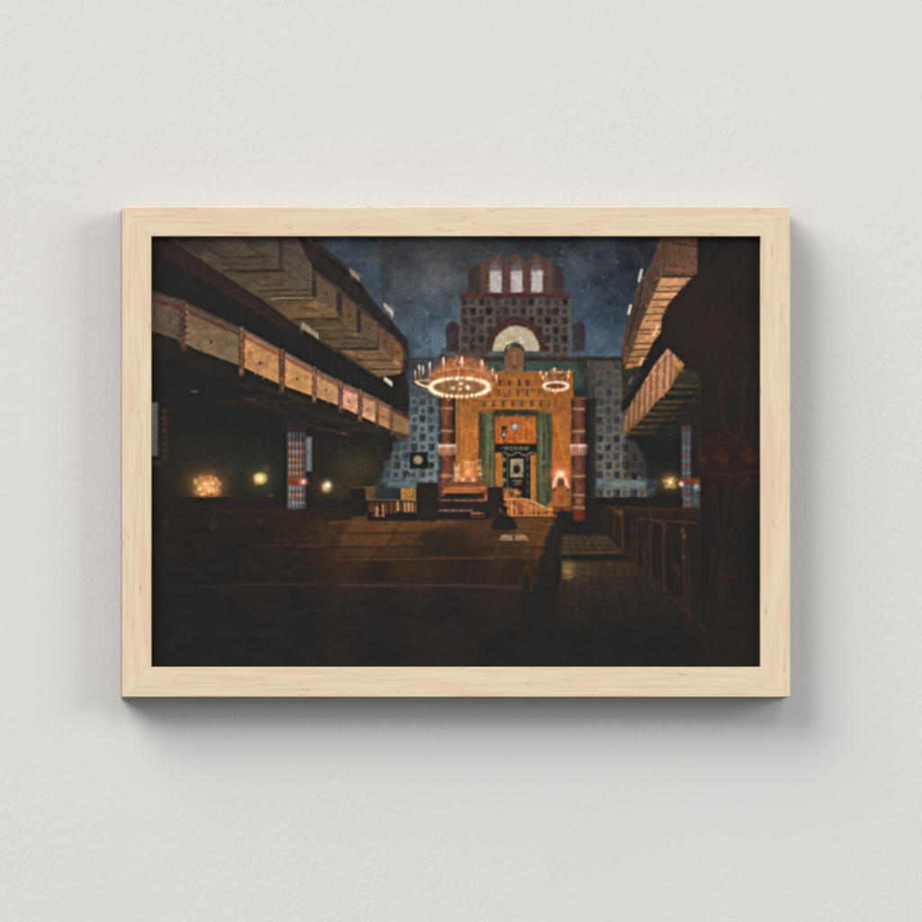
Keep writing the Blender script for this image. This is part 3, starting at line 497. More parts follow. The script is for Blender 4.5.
    glow(303, 481.6, 4, 3.4, (232, 150, 112), .8); glow(303, 481.6, 2.2, 2, (255, 232, 214), .95)
    rect(306, 437, 312, 471.4, (106, 107, 107), .95, 1.6); line([(309, 439), (309, 470)], 1, (130, 132, 132), .5); rect(312, 440, 319, 490, (54, 44, 34), .55, 3)
    strokes(R(313, 442, 320, 492), 16, [(74, 58, 40), (44, 39, 36)], 6, 1, 1.5, .5, .1, seed=107)
    glow(356, 468, 26, 20, (66, 58, 40), .85); glow(332, 489, 20, 11, (68, 57, 39), .65); strokes(R(330, 440, 380, 500), 90, [(72, 64, 43), (50, 47, 38), (80, 66, 43), (45, 43, 38)], 5, 1.8, .8, .35, 1.5, seed=108)
    glow(326.6, 486, 5.2, 5.4, (170, 136, 92), .7); glow(326.8, 486.3, 3.9, 4.4, (226, 200, 156), .9); glow(325, 488.4, 2.4, 2.6, (232, 180, 116), .55); glow(327.6, 490, 2.6, 1.6, (190, 170, 140), .5); glow(328.4, 484.6, 2, 2.4, (252, 240, 214), .8)

    # ------------------------------------------------ far right galleries
    pr = [(662, 234), (698, 234), (698, 276), (660, 278), (650, 302), (640, 325), (632, 350), (624, 370), (622, 345), (628, 317), (638, 285), (652, 261)]
    poly(pr, 0, 1, 2, stops=[((680, 245), (104, 74, 58)), ((685, 265), (112, 78, 56)), ((662, 255), (86, 64, 52)), ((650, 285), (80, 64, 54)), ((638, 315), (74, 58, 48)), ((628, 350), (94, 70, 52))])
    strokes(pr, 170, [(122, 88, 66), (76, 58, 50), (104, 72, 54), (60, 48, 44), (136, 98, 70)], 7, 1.3, 1.7, .4, .4, seed=111)
    for P_, c, w in (([(664, 238), (664, 274)], (66, 50, 44), 1.2), ([(697.5, 238), (697.5, 272)], (60, 44, 38), 1.4), ([(676, 244), (697, 246)], (50, 42, 38), 1.6), ([(665, 269), (697, 271)], (138, 92, 64), 1.4), ([(681, 247), (680, 268)], (88, 62, 50), 1), ([(648, 280), (655, 282), (657, 292)], (60, 48, 42), 1.2), ([(642, 286), (640, 300), (632, 325), (627, 345)], (48, 42, 40), 2)): line(P_, w, c, .75, 1.1)
    sl_ = [(660, 278), (692, 277.5), (690, 282), (685, 285), (676, 295), (669, 304), (662, 318), (661, 333), (654, 341), (641, 366), (624, 370), (632, 348), (641, 322), (650, 300)]
    poly(sl_, 0, 1, 1.4, stops=[((670, 284), (196, 148, 100)), ((660, 300), (186, 138, 88)), ((652, 320), (188, 138, 90)), ((644, 342), (176, 126, 80)), ((634, 362), (138, 94, 56)), ((684, 282), (190, 140, 96))])
    strokes(sl_, 150, [(214, 164, 116), (160, 114, 72), (200, 148, 98), (142, 98, 60), (222, 172, 124)], 8, 1.2, .02, .4, .12, seed=112)
    for y, x0, x1, w in ((286.5, 662, 686, 1.1), (291.5, 655, 681, 1.6), (299.5, 653, 673, 1.8), (307, 652, 668, 1.1), (314, 645, 664, 1.9), (320.5, 646, 662, 1.3), (329.5, 640, 661, 1.9), (334, 637, 657, 1.1), (343.5, 634, 653, 1.6), (349.5, 631, 650, 1.9), (356.5, 629, 646, 1.4), (362.5, 627, 643, 1.3)):
        line([(x0, y+.4), (x1, y)], w, (84, 60, 46), .85, 1.1); line([(x0+1, y+1.9), (x1-1, y+1.5)], .9, (220, 168, 118), .45)
        line([(x0+5, y-4.5), (x0+3.6, y-1)], .8, (120, 84, 56), .6)
    line([(663, 277)]+[(664+k*3, 275.6+(k % 2)*1.4) for k in range(10)]+[(694, 275)], 2, (60, 50, 44), .9, 1.3)
    line([(660, 279), (650, 302), (640, 325), (632, 349), (624, 370)], 1.4, (66, 50, 42), .7, 1.3)
    for P_ in ([(641.6, 270), (640.6, 274), (639, 281)], [(630.6, 305.6), (629.6, 310), (628.6, 313.6)]): line(P_, 2.4, (214, 204, 192), .9, 1.3)
    line([(657.6, 326), (655.6, 331), (653.4, 335)], 2.6, (232, 190, 146), .9, 1.4); line([(642.4, 358.6), (640, 364)], 3, (226, 178, 126), .85, 1.6); line([(632, 378), (629.6, 383.5)], 2.6, (226, 196, 160), .85, 1.5)
    poly([(661, 332), (666, 346), (660, 356), (640, 385), (628, 405), (621, 413), (621, 402), (633, 390), (642, 372), (652, 358), (655, 340)], (43, 39, 37), .96, 1.6)
    poly([(622, 370), (640, 367), (642, 372), (632, 390), (622, 398)], (58, 52, 46), .7, 3)
    lp = [(668, 348), (676, 356), (685, 364), (684, 374), (668, 391), (656, 402), (641, 420), (630, 432), (622, 434), (623, 424), (630, 406), (641, 388), (655, 364)]
    poly(lp, 0, 1, 1.5, stops=[((670, 358), (190, 142, 100)), ((660, 375), (196, 142, 96)), ((648, 392), (176, 124, 82)), ((638, 408), (150, 104, 66)), ((627, 428), (112, 80, 52)), ((682, 366), (150, 108, 66))])
    strokes(lp, 110, [(208, 156, 110), (150, 106, 68), (180, 126, 82), (120, 82, 56)], 6, 1.2, 1.6, .4, .25, seed=113)
    for x, y0, y1 in ((671, 350, 386), (664.5, 356, 390), (657, 364, 399), (650.6, 374, 406), (645, 382, 414), (639, 391, 420), (634, 399, 426), (629, 408, 430)):
        line([(x, y0), (x-1.4, y1)], 2.4, (130, 95, 70), .7, 1.6); line([(x+1.3, y0), (x-.2, y1)], .9, (72, 52, 42), .6, 1.2); line([(x-2.4, y0+2), (x-3.6, y1)], 1.1, (214, 162, 118), .5, 1.3); line([(x+1, y0+3), (x-6, y0+10)], 1, (110, 66, 50), .5)
    line([(678.6, 364), (678.4, 371)], 1.8, (206, 150, 52), .8)
    poly([(685, 364), (700, 374), (703, 376), (703, 440), (628, 440), (626, 434), (641, 421), (656, 403), (668, 392)], (42, 40, 37), .95, 1.8)
    for k, (x0, y0, x1) in enumerate(((672, 386, 700), (664, 393, 700), (655, 402, 700), (650, 407.5, 695), (643, 414, 690), (638, 420, 684), (632, 427, 670), (627, 433, 660))):
        line([(x0, y0), (x0+10, y0+.6), (x0+26, y0-.4)], 3, (92, 73, 46), .6, 2.6); line([(x0, y0-1), (x0+12, y0-.8)], 1, (140, 106, 66), .5, 1.4); line([(x0+14, y0), (x1, y0-1)], 1.8, (64, 56, 40), .55, 2); line([(x0+6, y0+3.4), (x1-8, y0+2.8)], 1.6, (34, 33, 32), .7, 1.6)
    poly([(676, 368), (694, 370), (700, 376), (694, 384), (672, 386)], (68, 60, 44), .55, 4); glow(673, 417, 1.4, .8, (140, 100, 74), .6); glow(670, 435, 2, 1.3, (86, 86, 84), .6)
    strokes([(690, 376), (702, 380), (702, 436), (650, 438), (640, 428)], 60, [(50, 47, 40), (36, 35, 34), (62, 54, 42)], 12, 1.3, 0, .4, .1, seed=114)
    rect(624, 434, 682, 478, (37, 36, 36), .55, 6)
    # right lights and pillar
    glow(670, 482, 14, 10, (88, 66, 38), .6); glow(670, 481.5, 7, 6.4, (184, 142, 78), .85); strokes([(664, 476), (676, 476), (676, 488), (664, 488)], 24, [(226, 186, 106), (188, 150, 84), (212, 170, 100)], 3, 1.2, 1.4, .6, 1.3, seed=116); glow(670.4, 481.8, 2.2, 2.8, (255, 236, 176), .95)
    rect(681.6, 426, 691, 509.4, (76, 74, 80), .9, 1.5)
    for k in range(13):
        y = 429+k*6.3; c = (108, 116, 126) if k % 2 else (134, 92, 72)
        f = np.interp(y, [425, 445, 500, 510], [.6, .85, .9, 1])
        for x in (684, 688.4): ell(x, y, 1.6, 2.4, np.asarray(c)*f, .75, 1.4); line([(x-1.9, y-2), (x-1.6, y+3)], .7, (58, 58, 66), .6)
    rect(680.5, 478, 701, 484, (108, 56, 40), .9, 1.4); rect(691, 486, 700.4, 509, (66, 70, 76), .7, 1.6); strokes(R(691.5, 487, 700, 508), 24, [(98, 108, 116), (56, 50, 50), (120, 78, 58)], 4, 1, 1.2, .6, .6, seed=117)
    rect(691, 440, 701, 478, (42, 39, 37), .8, 2); glow(681.2, 484, 2.4, 2.4, (250, 222, 190), .95); glow(696.4, 486.6, 3, 3.2, (186, 184, 176), .8); glow(700, 455, 1.6, 8, (74, 56, 42), .6)
    for x in (700,): line([(x, 370), (x, 500)], 1, (62, 46, 36), .5)
    # big dark pier at the right
    pier = [(698, 230), (772, 230), (772, 680), (700.5, 680), (700.5, 375), (694, 369), (685, 364.5), (676, 355.5), (666, 346.5), (661.3, 333), (661.8, 318), (669, 303.5), (677, 294), (685, 284.5), (692, 277), (698, 273)]
    poly(pier, 0, 1, 1.6, stops=[((705, 245), (38, 38, 36)), ((700, 290), (46, 39, 35)), ((690, 320), (48, 41, 37)), ((680, 340), (45, 39, 36)), ((715, 320), (48, 38, 35)), ((735, 300), (42, 36, 34)), ((755, 300), (37, 35, 34)), ((710, 400), (43, 38, 34)), ((750, 420), (40, 36, 34)), ((730, 456), (46, 34, 31)), ((705, 520), (36, 35, 34)), ((730, 560), (38, 35, 33)), ((735, 640), (40, 36, 33)), ((758, 560), (35, 34, 33))])
    strokes(pier, 260, [(52, 42, 37), (40, 36, 34), (54, 38, 34), (36, 35, 34)], 14, 2.4, 1.5, .35, .6, seed=118)
    line([(690, 281), (680, 294), (670, 307), (664, 320)], 1.6, (66, 46, 38), .6, 2); glow(715, 324, 9, 10, (60, 38, 34), .45); glow(697, 290, 5, 3, (62, 44, 36), .5)
    for P_, w, a_ in (([(721, 381), (722, 395), (723, 420), (727, 432), (738, 438)], 2.6, .55), ([(744, 381), (742, 410), (742, 430), (738, 438)], 2.2, .5), ([(703, 440), (722, 443), (742, 440), (760, 441)], 2, .4), ([(702, 473), (730, 475), (760, 472)], 3.2, .5), ([(709, 480), (716, 492), (719, 530), (722, 545)], 2, .45), ([(728, 480), (725, 500), (724, 540)], 2, .4), ([(755, 480), (745, 482), (737, 492), (734, 520)], 2.2, .5), ([(755, 385), (752, 410), (753, 436)], 2.2, .45), ([(703, 445), (703, 470)], 2, .5), ([(752, 382), (760, 378)], 2, .4)):
        line(P_, w, (68, 47, 35), a_*.75, 2.8)
    for x in (721, 749): poly([(x-8, 456), (x-3, 449), (x+4, 449), (x+9, 457), (x+4, 463), (x-3, 463)], (72, 43, 34), .55, 3.5); glow(x+4, 460, 3, 2, (96, 54, 36), .35)
    glow(704, 459, 3, 4, (84, 42, 34), .6); glow(722, 582, 8, 30, (50, 39, 34), .6); line([(718, 575), (735, 578)], 2, (60, 46, 38), .5, 2.5); line([(716, 370), (722, 380), (728, 372)], 3, (66, 42, 34), .5, 3)

    # ------------------------------------------------ floor, stalls and platform
    fl_ = [(147, 500), (352, 512), (560, 514), (562, 680), (147, 680)]
    poly(fl_, 0, .97, 4, stops=[((170, 515), (40, 36, 34)), ((200, 540), (39, 36, 34)), ((230, 560), (38, 36, 34)), ((260, 530), (42, 36, 33)), ((300, 518), (50, 39, 33)), ((330, 530), (66, 47, 34)), ((355, 526), (84, 57, 36)), ((390, 524), (98, 67, 38)), ((440, 523), (88, 60, 36)), ((372, 541), (82, 56, 35)), ((335, 552), (56, 42, 33)), ((300, 565), (41, 36, 34)), ((440, 545), (48, 39, 34)), ((480, 529), (74, 52, 35)), ((530, 525), (104, 68, 38)), ((545, 540), (92, 60, 36)), ((500, 546), (66, 49, 36)), ((470, 572), (43, 37, 34)), ((520, 572), (48, 39, 33)), ((400, 556), (62, 46, 34)), ((380, 574), (42, 37, 34)), ((300, 600), (38, 36, 35)), ((450, 608), (39, 36, 36)), ((250, 650), (37, 36, 35)), ((500, 650), (37, 36, 35)), ((180, 600), (37, 36, 35)), ((380, 610), (38, 36, 36)), ((380, 650), (37, 36, 36)), ((200, 630), (37, 36, 35)), ((540, 610), (38, 36, 35)), ((300, 630), (37, 36, 35))])
    mottle(fl_, .06, 20, 8, 121, (1, 1, .8))
    strokes([(290, 522), (550, 520), (546, 555), (530, 588), (320, 588), (250, 560)], 150, [(84, 58, 36), (52, 42, 35), (68, 49, 35), (44, 38, 34)], 12, 1.6, 0, .2, .08, seed=122)
    strokes([(335, 522), (455, 521), (440, 545), (330, 556)], 90, [(122, 82, 44), (96, 66, 38), (70, 50, 34), (110, 74, 40)], 9, 1.6, -.1, .34, .2, seed=222)
    for P_, c, a_ in (([(352, 523), (398, 522.4), (392, 532), (346, 532.6)], (104, 70, 40), .5), ([(401, 522.4), (440, 523), (432, 531), (395, 532)], (108, 72, 42), .45), ([(345, 534.4), (391, 534), (384, 545), (338, 545.6)], (96, 64, 38), .55), ([(394, 534), (422, 534), (412, 545), (387, 545.4)], (88, 60, 38), .45), ([(336, 547.6), (380, 547.4), (368, 558.6), (330, 559)], (78, 53, 35), .45), ([(318, 534), (341, 534), (334, 545), (306, 545.4)], (66, 48, 36), .5), ([(384, 547.4), (420, 547.4), (410, 558.4), (373, 558.6)], (74, 51, 35), .4), ([(495, 549), (530, 548.6), (524, 557), (490, 557.4)], (80, 55, 37), .35), ([(470, 524), (496, 523), (490, 532), (468, 533)], (86, 58, 37), .35)):
        poly(P_, c, a_, 2.4)
    strokes([(480, 520), (552, 520), (546, 548), (490, 552)], 70, [(122, 80, 44), (92, 62, 38), (72, 52, 36)], 11, 1.5, 0, .3, .1, seed=223)
    strokes([(150, 505), (340, 512), (300, 560), (150, 560)], 120, [(52, 41, 35), (40, 37, 35), (60, 43, 37), (44, 38, 35)], 14, 1.6, 0, .4, .12, seed=123)
    strokes([(150, 590), (560, 592), (560, 668), (150, 668)], 160, [(41, 38, 37), (36, 35, 34), (41, 36, 36)], 22, 2.2, 0, .3, .15, seed=124)
    for P_, w, c, a_ in (([(330, 522.6), (400, 521), (455, 523)], 1.6, (104, 74, 44), .6), ([(320, 533), (380, 534), (440, 533)], 1.2, (100, 70, 40), .5), ([(300, 546), (360, 545.6), (400, 546.4)], 1.3, (98, 68, 40), .55), ([(335, 560), (400, 559.6), (470, 559), (500, 558)], 1.4, (98, 70, 44), .6), ([(430, 558), (490, 557), (540, 557.6)], 1.4, (92, 62, 38), .5),
        ([(200, 587), (240, 584)], 3, (52, 42, 37), .5), ([(240, 584), (300, 584), (345, 585)], 2.6, (58, 46, 39), .55), ([(340, 585), (400, 585.5), (460, 585), (521, 587.6)], 3.6, (72, 53, 42), .65), ([(250, 583), (330, 583), (430, 582)], 1, (52, 52, 48), .5), ([(312, 533), (306, 540), (290, 556), (278, 566)], 1.2, (74, 52, 36), .35), ([(350, 534), (342, 548), (334, 570)], 1.2, (84, 58, 38), .4), ([(391, 535), (383, 546)], 1.2, (96, 68, 44), .6), ([(346, 529), (332, 540), (318, 560)], 1, (50, 40, 33), .7), ([(405, 560), (402, 578)], 1.1, (62, 46, 37), .55), ([(500, 540), (494, 557)], 1, (116, 84, 48), .6), ([(472, 560), (468, 582)], 1, (70, 52, 40), .5), ([(260, 545), (330, 546)], 1.2, (76, 48, 38), .6), ([(300, 557.5), (420, 557)], 1, (54, 38, 34), .6), ([(535, 545), (528, 562)], 1, (50, 40, 34), .6)): line(P_, w, c, a_, 1.4)
    for P_, a_ in (([(338, 533.6), (392, 533.2), (445, 533)], .75), ([(318, 546.6), (380, 546.8), (425, 546.6)], .75), ([(326, 561.4), (420, 561), (500, 559.4)], .6), ([(399.6, 523), (388, 545)], .6), ([(344, 523), (330, 546)], .6), ([(383, 547), (370, 560)], .6), ([(425, 534), (414, 546)], .5), ([(482, 548), (545, 547)], .6), ([(488, 534), (552, 533)], .5), ([(300, 534), (336, 533.8)], .5), ([(270, 556), (320, 560)], .4)): line(P_, 1.2, (38, 34, 32), a_, 1.3)
    poly([(425, 528), (462, 528), (470, 533), (462, 545), (430, 545), (420, 538)], (48, 41, 35), .55, 5); poly([(415, 545), (470, 546), (520, 550), (520, 556), (420, 556)], (46, 40, 35), .4, 4)
    for x, y, w, h in ((166, 523, 3, 6), (213, 523, 4, 6), (212, 527, 3, 3), (259, 521, 5, 3)): glow(x, y, w, h, (66, 48, 40), .55)
    line([(160, 513), (240, 510), (300, 514), (350, 516)], 1.5, (58, 42, 37), .6, 2)
    # stall blocks
    rect(300, 508, 352, 520, (42, 37, 34), .7, 3); line([(306, 508), (352, 509)], 1.2, (58, 46, 38), .5)
    rect(364, 486.6, 375.4, 499, (94, 72, 46), .85, 1.6); strokes(R(365, 487, 375, 499), 20, [(116, 88, 56), (74, 56, 40)], 6, 1.1, .5, .5, .4, seed=131); line([(352, 488), (375, 487)], 1, (116, 92, 62), .7)
    rect(351.6, 488, 365.4, 516, (41, 36, 34), 1, 1.3); rect(367, 499, 437, 521, (40, 36, 34), .95, 1.5)
    rect(401, 488, 415.6, 500.6, (172, 122, 62), 1, 1.4); strokes(R(401.5, 488.5, 415, 500), 34, [(206, 150, 78), (120, 84, 48), (186, 130, 64), (90, 64, 44)], 4, 1.1, .8, .6, 1, seed=132); line([(404, 493), (407, 497), (412, 497), (413.6, 491)], 1, (90, 58, 38), .8)
    line([(367, 499.6), (416.5, 500.2)], 1.5, (124, 94, 70), .8); line([(367, 501.6), (416, 502)], .8, (74, 48, 38), .7)
    r = np.random.RandomState(133)
    for k in range(22):
        x = 368.5+k*2.25; c = (164, 108, 62) if r.rand() < .55 else (104, 64, 46)
        if 398 < x < 416: c = (196, 140, 76)
        line([(x, 503), (x+.2, 511+r.rand()*2)], 1.1, c, .3+.5*r.rand(), .9)
    for x, y0, y1, c in ((377, 507, 516, (206, 146, 92)), (383, 505, 516, (190, 128, 80)), (375.4, 508, 515, (150, 92, 60)), (397.6, 502, 510, (220, 168, 96)), (408.6, 503, 511, (226, 176, 110)), (404.6, 503, 511, (210, 158, 90)), (412, 503, 511, (190, 130, 70))): line([(x, y0), (x+.4, y1)], 1.8, c, .85, 1.1)
    line([(373, 515.4), (384, 515.6)], 1.4, (170, 118, 84), .6); rect(417.2, 482.6, 438, 519, (45, 39, 36), 1, 1.5); strokes(R(418, 484, 437, 518), 30, [(52, 44, 39), (40, 36, 34)], 9, 1.6, 1.4, .4, .3, seed=134); line([(417, 482.6), (438, 482.8)], .9, (96, 72, 54), .55)
    # platform table
    glow(467, 472, 15, 12, (206, 120, 62), .55)
    for x, y, s, c in ((456.6, 469, 2.6, (240, 206, 150)), (457, 475.4, 2.8, (232, 196, 136)), (455.4, 481, 1.6, (214, 168, 112)), (467.6, 464, 3.4, (226, 166, 98)), (468, 470, 2.6, (236, 180, 104)), (479.6, 468, 2, (240, 214, 166)), (480, 474, 2, (232, 200, 150)), (476, 462, 2, (212, 150, 90)), (468.4, 475, 4.6, (250, 160, 104)), (463, 480, 1.8, (240, 212, 170)), (473, 480, 1.8, (242, 214, 176)), (467, 473, 2.4, (255, 190, 130))): glow(x, y, s, s, c, .78)
    for P_ in ([(463, 462), (474, 462)], [(464, 463), (465, 471)], [(473, 463), (472, 471)], [(454, 462), (455.4, 479)], [(459, 464), (458.6, 480)], [(480.4, 460), (481, 480)], [(477, 461), (481, 459.6)], [(462.4, 477), (462, 482)], [(474, 477), (474.4, 482)]): line(P_, .9, (244, 214, 168), .6, .9)
    for k in range(4): line([(480, 463+k*4.4), (482.4, 463.4+k*4.4)], .9, (72, 52, 38), .7)
    rect(466, 476.6, 470.6, 481.6, (132, 108, 80), .75, 1.4); rect(463, 473.6, 474.5, 477, (240, 140, 92), .45, 2.4)
    for P_ in ([(451.5, 482), (454, 478), (456, 482)],): line(P_, 1, (226, 200, 166), .6)
    rect(503, 489, 516, 499, (166, 106, 50), .85, 1.6); rect(509.4, 490, 513.4, 498, (64, 48, 38), .85, 1.4); ell(517, 492, 2, 2.6, (214, 158, 90), .7, 1.5); strokes(R(504, 488, 521, 499), 26, [(206, 138, 70), (150, 92, 46), (190, 120, 60)], 4, 1.2, 1.4, .6, .3, seed=135)
    poly([(449, 482.2), (485, 482), (489, 484.4), (488.6, 487), (450, 487.4), (447, 485)], (124, 78, 50), 1, 1.2); strokes(R(449, 482, 488, 487), 26, [(144, 92, 60), (96, 60, 42)], 9, 1, 0, .5, .05, seed=136)
    poly([(445, 487.4), (487, 487), (486, 490), (480, 493.6), (441, 493.6)], (166, 98, 56), 1, 1.2); line([(449, 488), (486, 487.6)], .9, (196, 124, 72), .6); poly([(479, 493.6), (487, 488), (487, 494), (481, 499)], (118, 66, 42), .9, 1.3)
    rect(439.6, 493.4, 484, 500, (52, 40, 35), 1, 1.3); rect(439.6, 493.4, 478, 496, (40, 36, 34), .8, 1.3); line([(440, 500.2), (487, 500)], 1.5, (128, 96, 78), .85)
    rect(438, 501.2, 488, 519.6, (43, 37, 34), 1, 1.4)
    for k in range(18): line([(440.4+k*2.6, 502), (440.5+k*2.6, 509)], .8, (84, 60, 46), .3+.25*(k % 3 == 0), .9)
    for k in range(13): glow(440+k*2.6, 510.6, 1.3, .9, [(176, 122, 92), (150, 98, 72), (196, 160, 134)][k % 3], .85)
    for k in range(6): glow(472+k*2.3, 513.3, 1.3, 1.2, (172, 108, 66) if k % 3 else (190, 140, 96), .85); glow(472+k*2.3, 517, 1.2, .8, (128, 84, 60), .6)
    glow(442, 495, 1, .8, (150, 140, 130), .8)
    # wooden block, handrail, steps
    rect(487.4, 486.6, 503.2, 518.6, (47, 39, 35), 1, 1.3); line([(487.4, 486.6), (503, 486.4)], 1.2, (128, 106, 82), .75); line([(503, 488), (503.4, 506)], .9, (104, 68, 44), .6); strokes(R(488, 488, 503, 516), 20, [(56, 44, 38), (40, 35, 33)], 8, 1.4, 1.4, .4, .2, seed=137)
    poly([(505, 499), (524, 498.6), (533, 502), (546, 508), (553, 508.6), (553, 515.4), (508, 515.4)], (146, 88, 46), .95, 1.4)
    strokes([(505, 500), (524, 500), (545, 509), (552, 510), (552, 515), (508, 515)], 60, [(190, 122, 60), (112, 68, 42), (166, 100, 52), (70, 50, 40)], 5, 1, 1.5, .6, .2, seed=138)
    for x, y0, c in ((508, 501, (226, 158, 84)), (511.6, 501, (246, 200, 140)), (514, 501, (120, 70, 46)), (516.6, 501, (222, 146, 76)), (519.6, 501, (134, 80, 48)), (524.6, 501, (232, 160, 84)), (528, 503, (206, 134, 66)), (531.4, 504, (240, 176, 100)), (536, 506, (222, 148, 74)), (540.4, 508, (206, 136, 70)), (545, 509.4, (216, 144, 74)), (549.6, 510, (206, 138, 72))): line([(x, y0), (x+.2, 515)], 1.4, np.asarray(c)*.95, .72, 1.4)
    for y in (506, 509, 512): line([(525, y), (552, y+1.4)], .9, (206, 136, 72), .5)
    line([(505, 499.3), (517, 498.8), (524.5, 499)], 2.1, (218, 148, 76), .9, 1.5); line([(524, 499), (534, 502.4), (546, 508.6), (553, 509)], 1.6, (226, 164, 96), .85, 1.4); line([(516, 500), (526, 504.6), (538, 508.6)], 1.5, (208, 138, 70), .8, 1.4); line([(523, 498), (530, 499.6), (543, 506)], .9, (190, 142, 92), .7)
    for x in (522.4, 533.5, 539, 545): ell(x, 513, 1.6, 1.2, (70, 54, 44), .75, 1.2)
    line([(508, 515.6), (554, 515.6)], 1.3, (206, 136, 70), .75); line([(509, 517.6), (554, 518)], 1.3, (60, 43, 34), .85)
    strokes(R(512, 518, 556, 535), 70, [(120, 78, 42), (86, 58, 36), (106, 68, 38), (66, 47, 34)], 14, 1.2, 0, .45, .06, seed=139)
    # throne with candles
    glow(560.5, 474, 9, 8, (240, 150, 96), .75); glow(560.4, 474.6, 4.4, 3.6, (255, 214, 182), .95); ell(560.3, 473.6, 3.4, 2.4, (255, 220, 196), .7, 2.5)
    poly([(553.4, 506.4), (553.6, 490), (555.4, 489.6), (556, 484.6), (557.6, 484), (558, 478.6), (563, 478.4), (563.6, 484), (566, 484.6), (566.6, 489.6), (568.4, 490), (568.4, 506.4)], (146, 92, 48), 1, 1.2)
    strokes(R(555, 491, 567, 505), 50, [(170, 104, 52), (112, 68, 40), (186, 118, 58), (128, 76, 44)], 4, 1.1, .8, .6, 1.2, seed=140); rect(558, 479, 563, 486, (112, 76, 50), .8, 1.5); ell(560.6, 482.6, 1.7, 2.4, (88, 60, 44), .7, 1.4)
    line([(555, 490.6), (567, 490.6)], .9, (186, 122, 66), .7); line([(554.6, 505.6), (568, 505.6)], 1, (186, 122, 60), .6); rect(554.8, 492, 556.2, 505, (176, 116, 60), .5, 1)
    for P_ in ([(555.6, 478), (553.6, 482), (553, 487)], [(557, 477.6), (556.2, 482), (555.4, 486)], [(566, 478), (567, 483), (568.6, 487)], [(564.4, 478), (565.6, 482), (566, 486)]): line(P_, 1.6, (250, 204, 176), .9, 1.2)
    ell(554.2, 490.3, 1.5, .9, (50, 42, 38), .8, 1); ell(567.8, 490.2, 1.5, .9, (50, 42, 38), .8, 1); poly([(546, 508), (549, 502), (553, 501), (553, 508)], (168, 104, 50), .85, 1.6); rect(553, 506.6, 572, 511, (92, 58, 38), .8, 1.6); line([(553, 509.4), (570, 509)], 1, (150, 92, 50), .6)
    # congregant with hat, open book
    ell(503.6, 509.6, 3.8, 4, (41, 37, 35), 1, 1.4); line([(498.6, 507.4), (509, 507.6)], 1.6, (38, 35, 34), .9, 1.2); ell(500.4, 510.4, 1.2, 2, (142, 98, 82), .6, 1.6); ell(503.4, 512.6, 2.6, 1.8, (78, 54, 42), .7, 1.5)
    poly([(491.6, 530), (492.4, 523), (496, 517.4), (501, 514.4), (507, 514), (512, 517), (516.4, 523), (517.6, 529), (514, 530)], (39, 37, 36), .93, 2.6)
    line([(491, 518), (497, 517)], 1.2, (92, 50, 38), .6)
    for P_ in ([(499.4, 540.6), (500.6, 536), (505, 534.4), (512.4, 535.6), (512.4, 541)], [(515, 541), (515.2, 535.6), (520, 534), (525.6, 535.6), (527.6, 540.6)]): poly(P_, (146, 114, 90), .92, 1.8)
    strokes(R(500, 535, 527, 540), 24, [(166, 130, 104), (120, 92, 72), (152, 116, 88)], 5, 1, 0, .5, .1, seed=141); line([(513.6, 534), (513.7, 541)], 1.3, (84, 58, 42), .8); line([(499, 541.6), (527, 541.6)], 1.2, (54, 42, 35), .7)
    # bench ends along the aisle
    poly([(560, 510), (572, 512), (578, 534), (562, 534), (561, 668), (528, 668), (529, 594), (536, 580), (539, 560), (545, 540), (551, 527)], (39, 37, 35), .93, 3)
    for x, y in ((555, 527), (550, 535), (546.6, 543), (543, 552), (539, 563)): line([(x, y), (x-3, y+5)], 1.1, (86, 62, 42), .5); glow(x-2, y-2, 1.5, 1.3, (70, 52, 40), .5)
    poly([(523.6, 592), (523.4, 570), (525, 566), (528.5, 564.6), (531.6, 567), (532, 592)], (62, 45, 36), .85, 2); line([(524, 568), (527, 565.4), (531, 567)], 1.1, (92, 66, 48), .6); poly([(523, 578), (527, 572), (530, 578), (530, 596), (523, 596)], (38, 35, 33), .8, 2.5)

    # ------------------------------------------------ tiled aisle
    a1 = [(563, 535), (606, 535), (624, 554.6), (560.6, 554.6)]
    poly(a1, 0, 1, 3.5, stops=[((570, 540), (66, 50, 37)), ((590, 545), (58, 46, 36)), ((612, 550), (48, 41, 36)), ((566, 553), (60, 48, 37)), ((603, 537), (58, 52, 44))])
    strokes(a1, 60, [(80, 61, 42), (48, 41, 35), (64, 50, 37)], 6, 1.3, .1, .4, .2, seed=151)
    for k in range(7): line([(566+k*6.4, 535.5), (565+k*9.2, 554)], .9, (98, 84, 60), .34, 1.3)
    for y in (538.5, 542.5, 547, 551.5): line([(563, y), (606+(y-535)*.9, y)], .9, (94, 80, 58), .32, 1.3)
    line([(562, 553.6), (622, 552.6)], 1.6, (90, 74, 54), .4, 1.4); rect(560, 554.8, 628, 560.6, (37, 36, 34), .95, 1.4)
    a2 = [(561, 561), (631, 561), (664, 592), (706, 632), (690, 672), (556, 672), (559, 610)]
    poly(a2, 0, 1, 3.5, stops=[((568, 568), (84, 66, 46)), ((590, 570), (59, 48, 38)), ((620, 568), (55, 46, 38)), ((640, 585), (46, 40, 36)), ((600, 588), (47, 41, 36)), ((565, 590), (46, 40, 36)), ((600, 610), (39, 37, 35)), ((650, 612), (40, 37, 35)), ((580, 640), (37, 36, 34)), ((620, 640), (37, 36, 34)), ((660, 650), (37, 35, 34)), ((690, 640), (38, 36, 34))])
    strokes([(562, 562), (630, 562), (660, 592), (680, 612), (562, 612)], 120, [(68, 54, 40), (43, 39, 35), (56, 46, 37), (39, 37, 35)], 6, 1.2, .2, .4, .5, seed=152)
    vp = (588, 500)
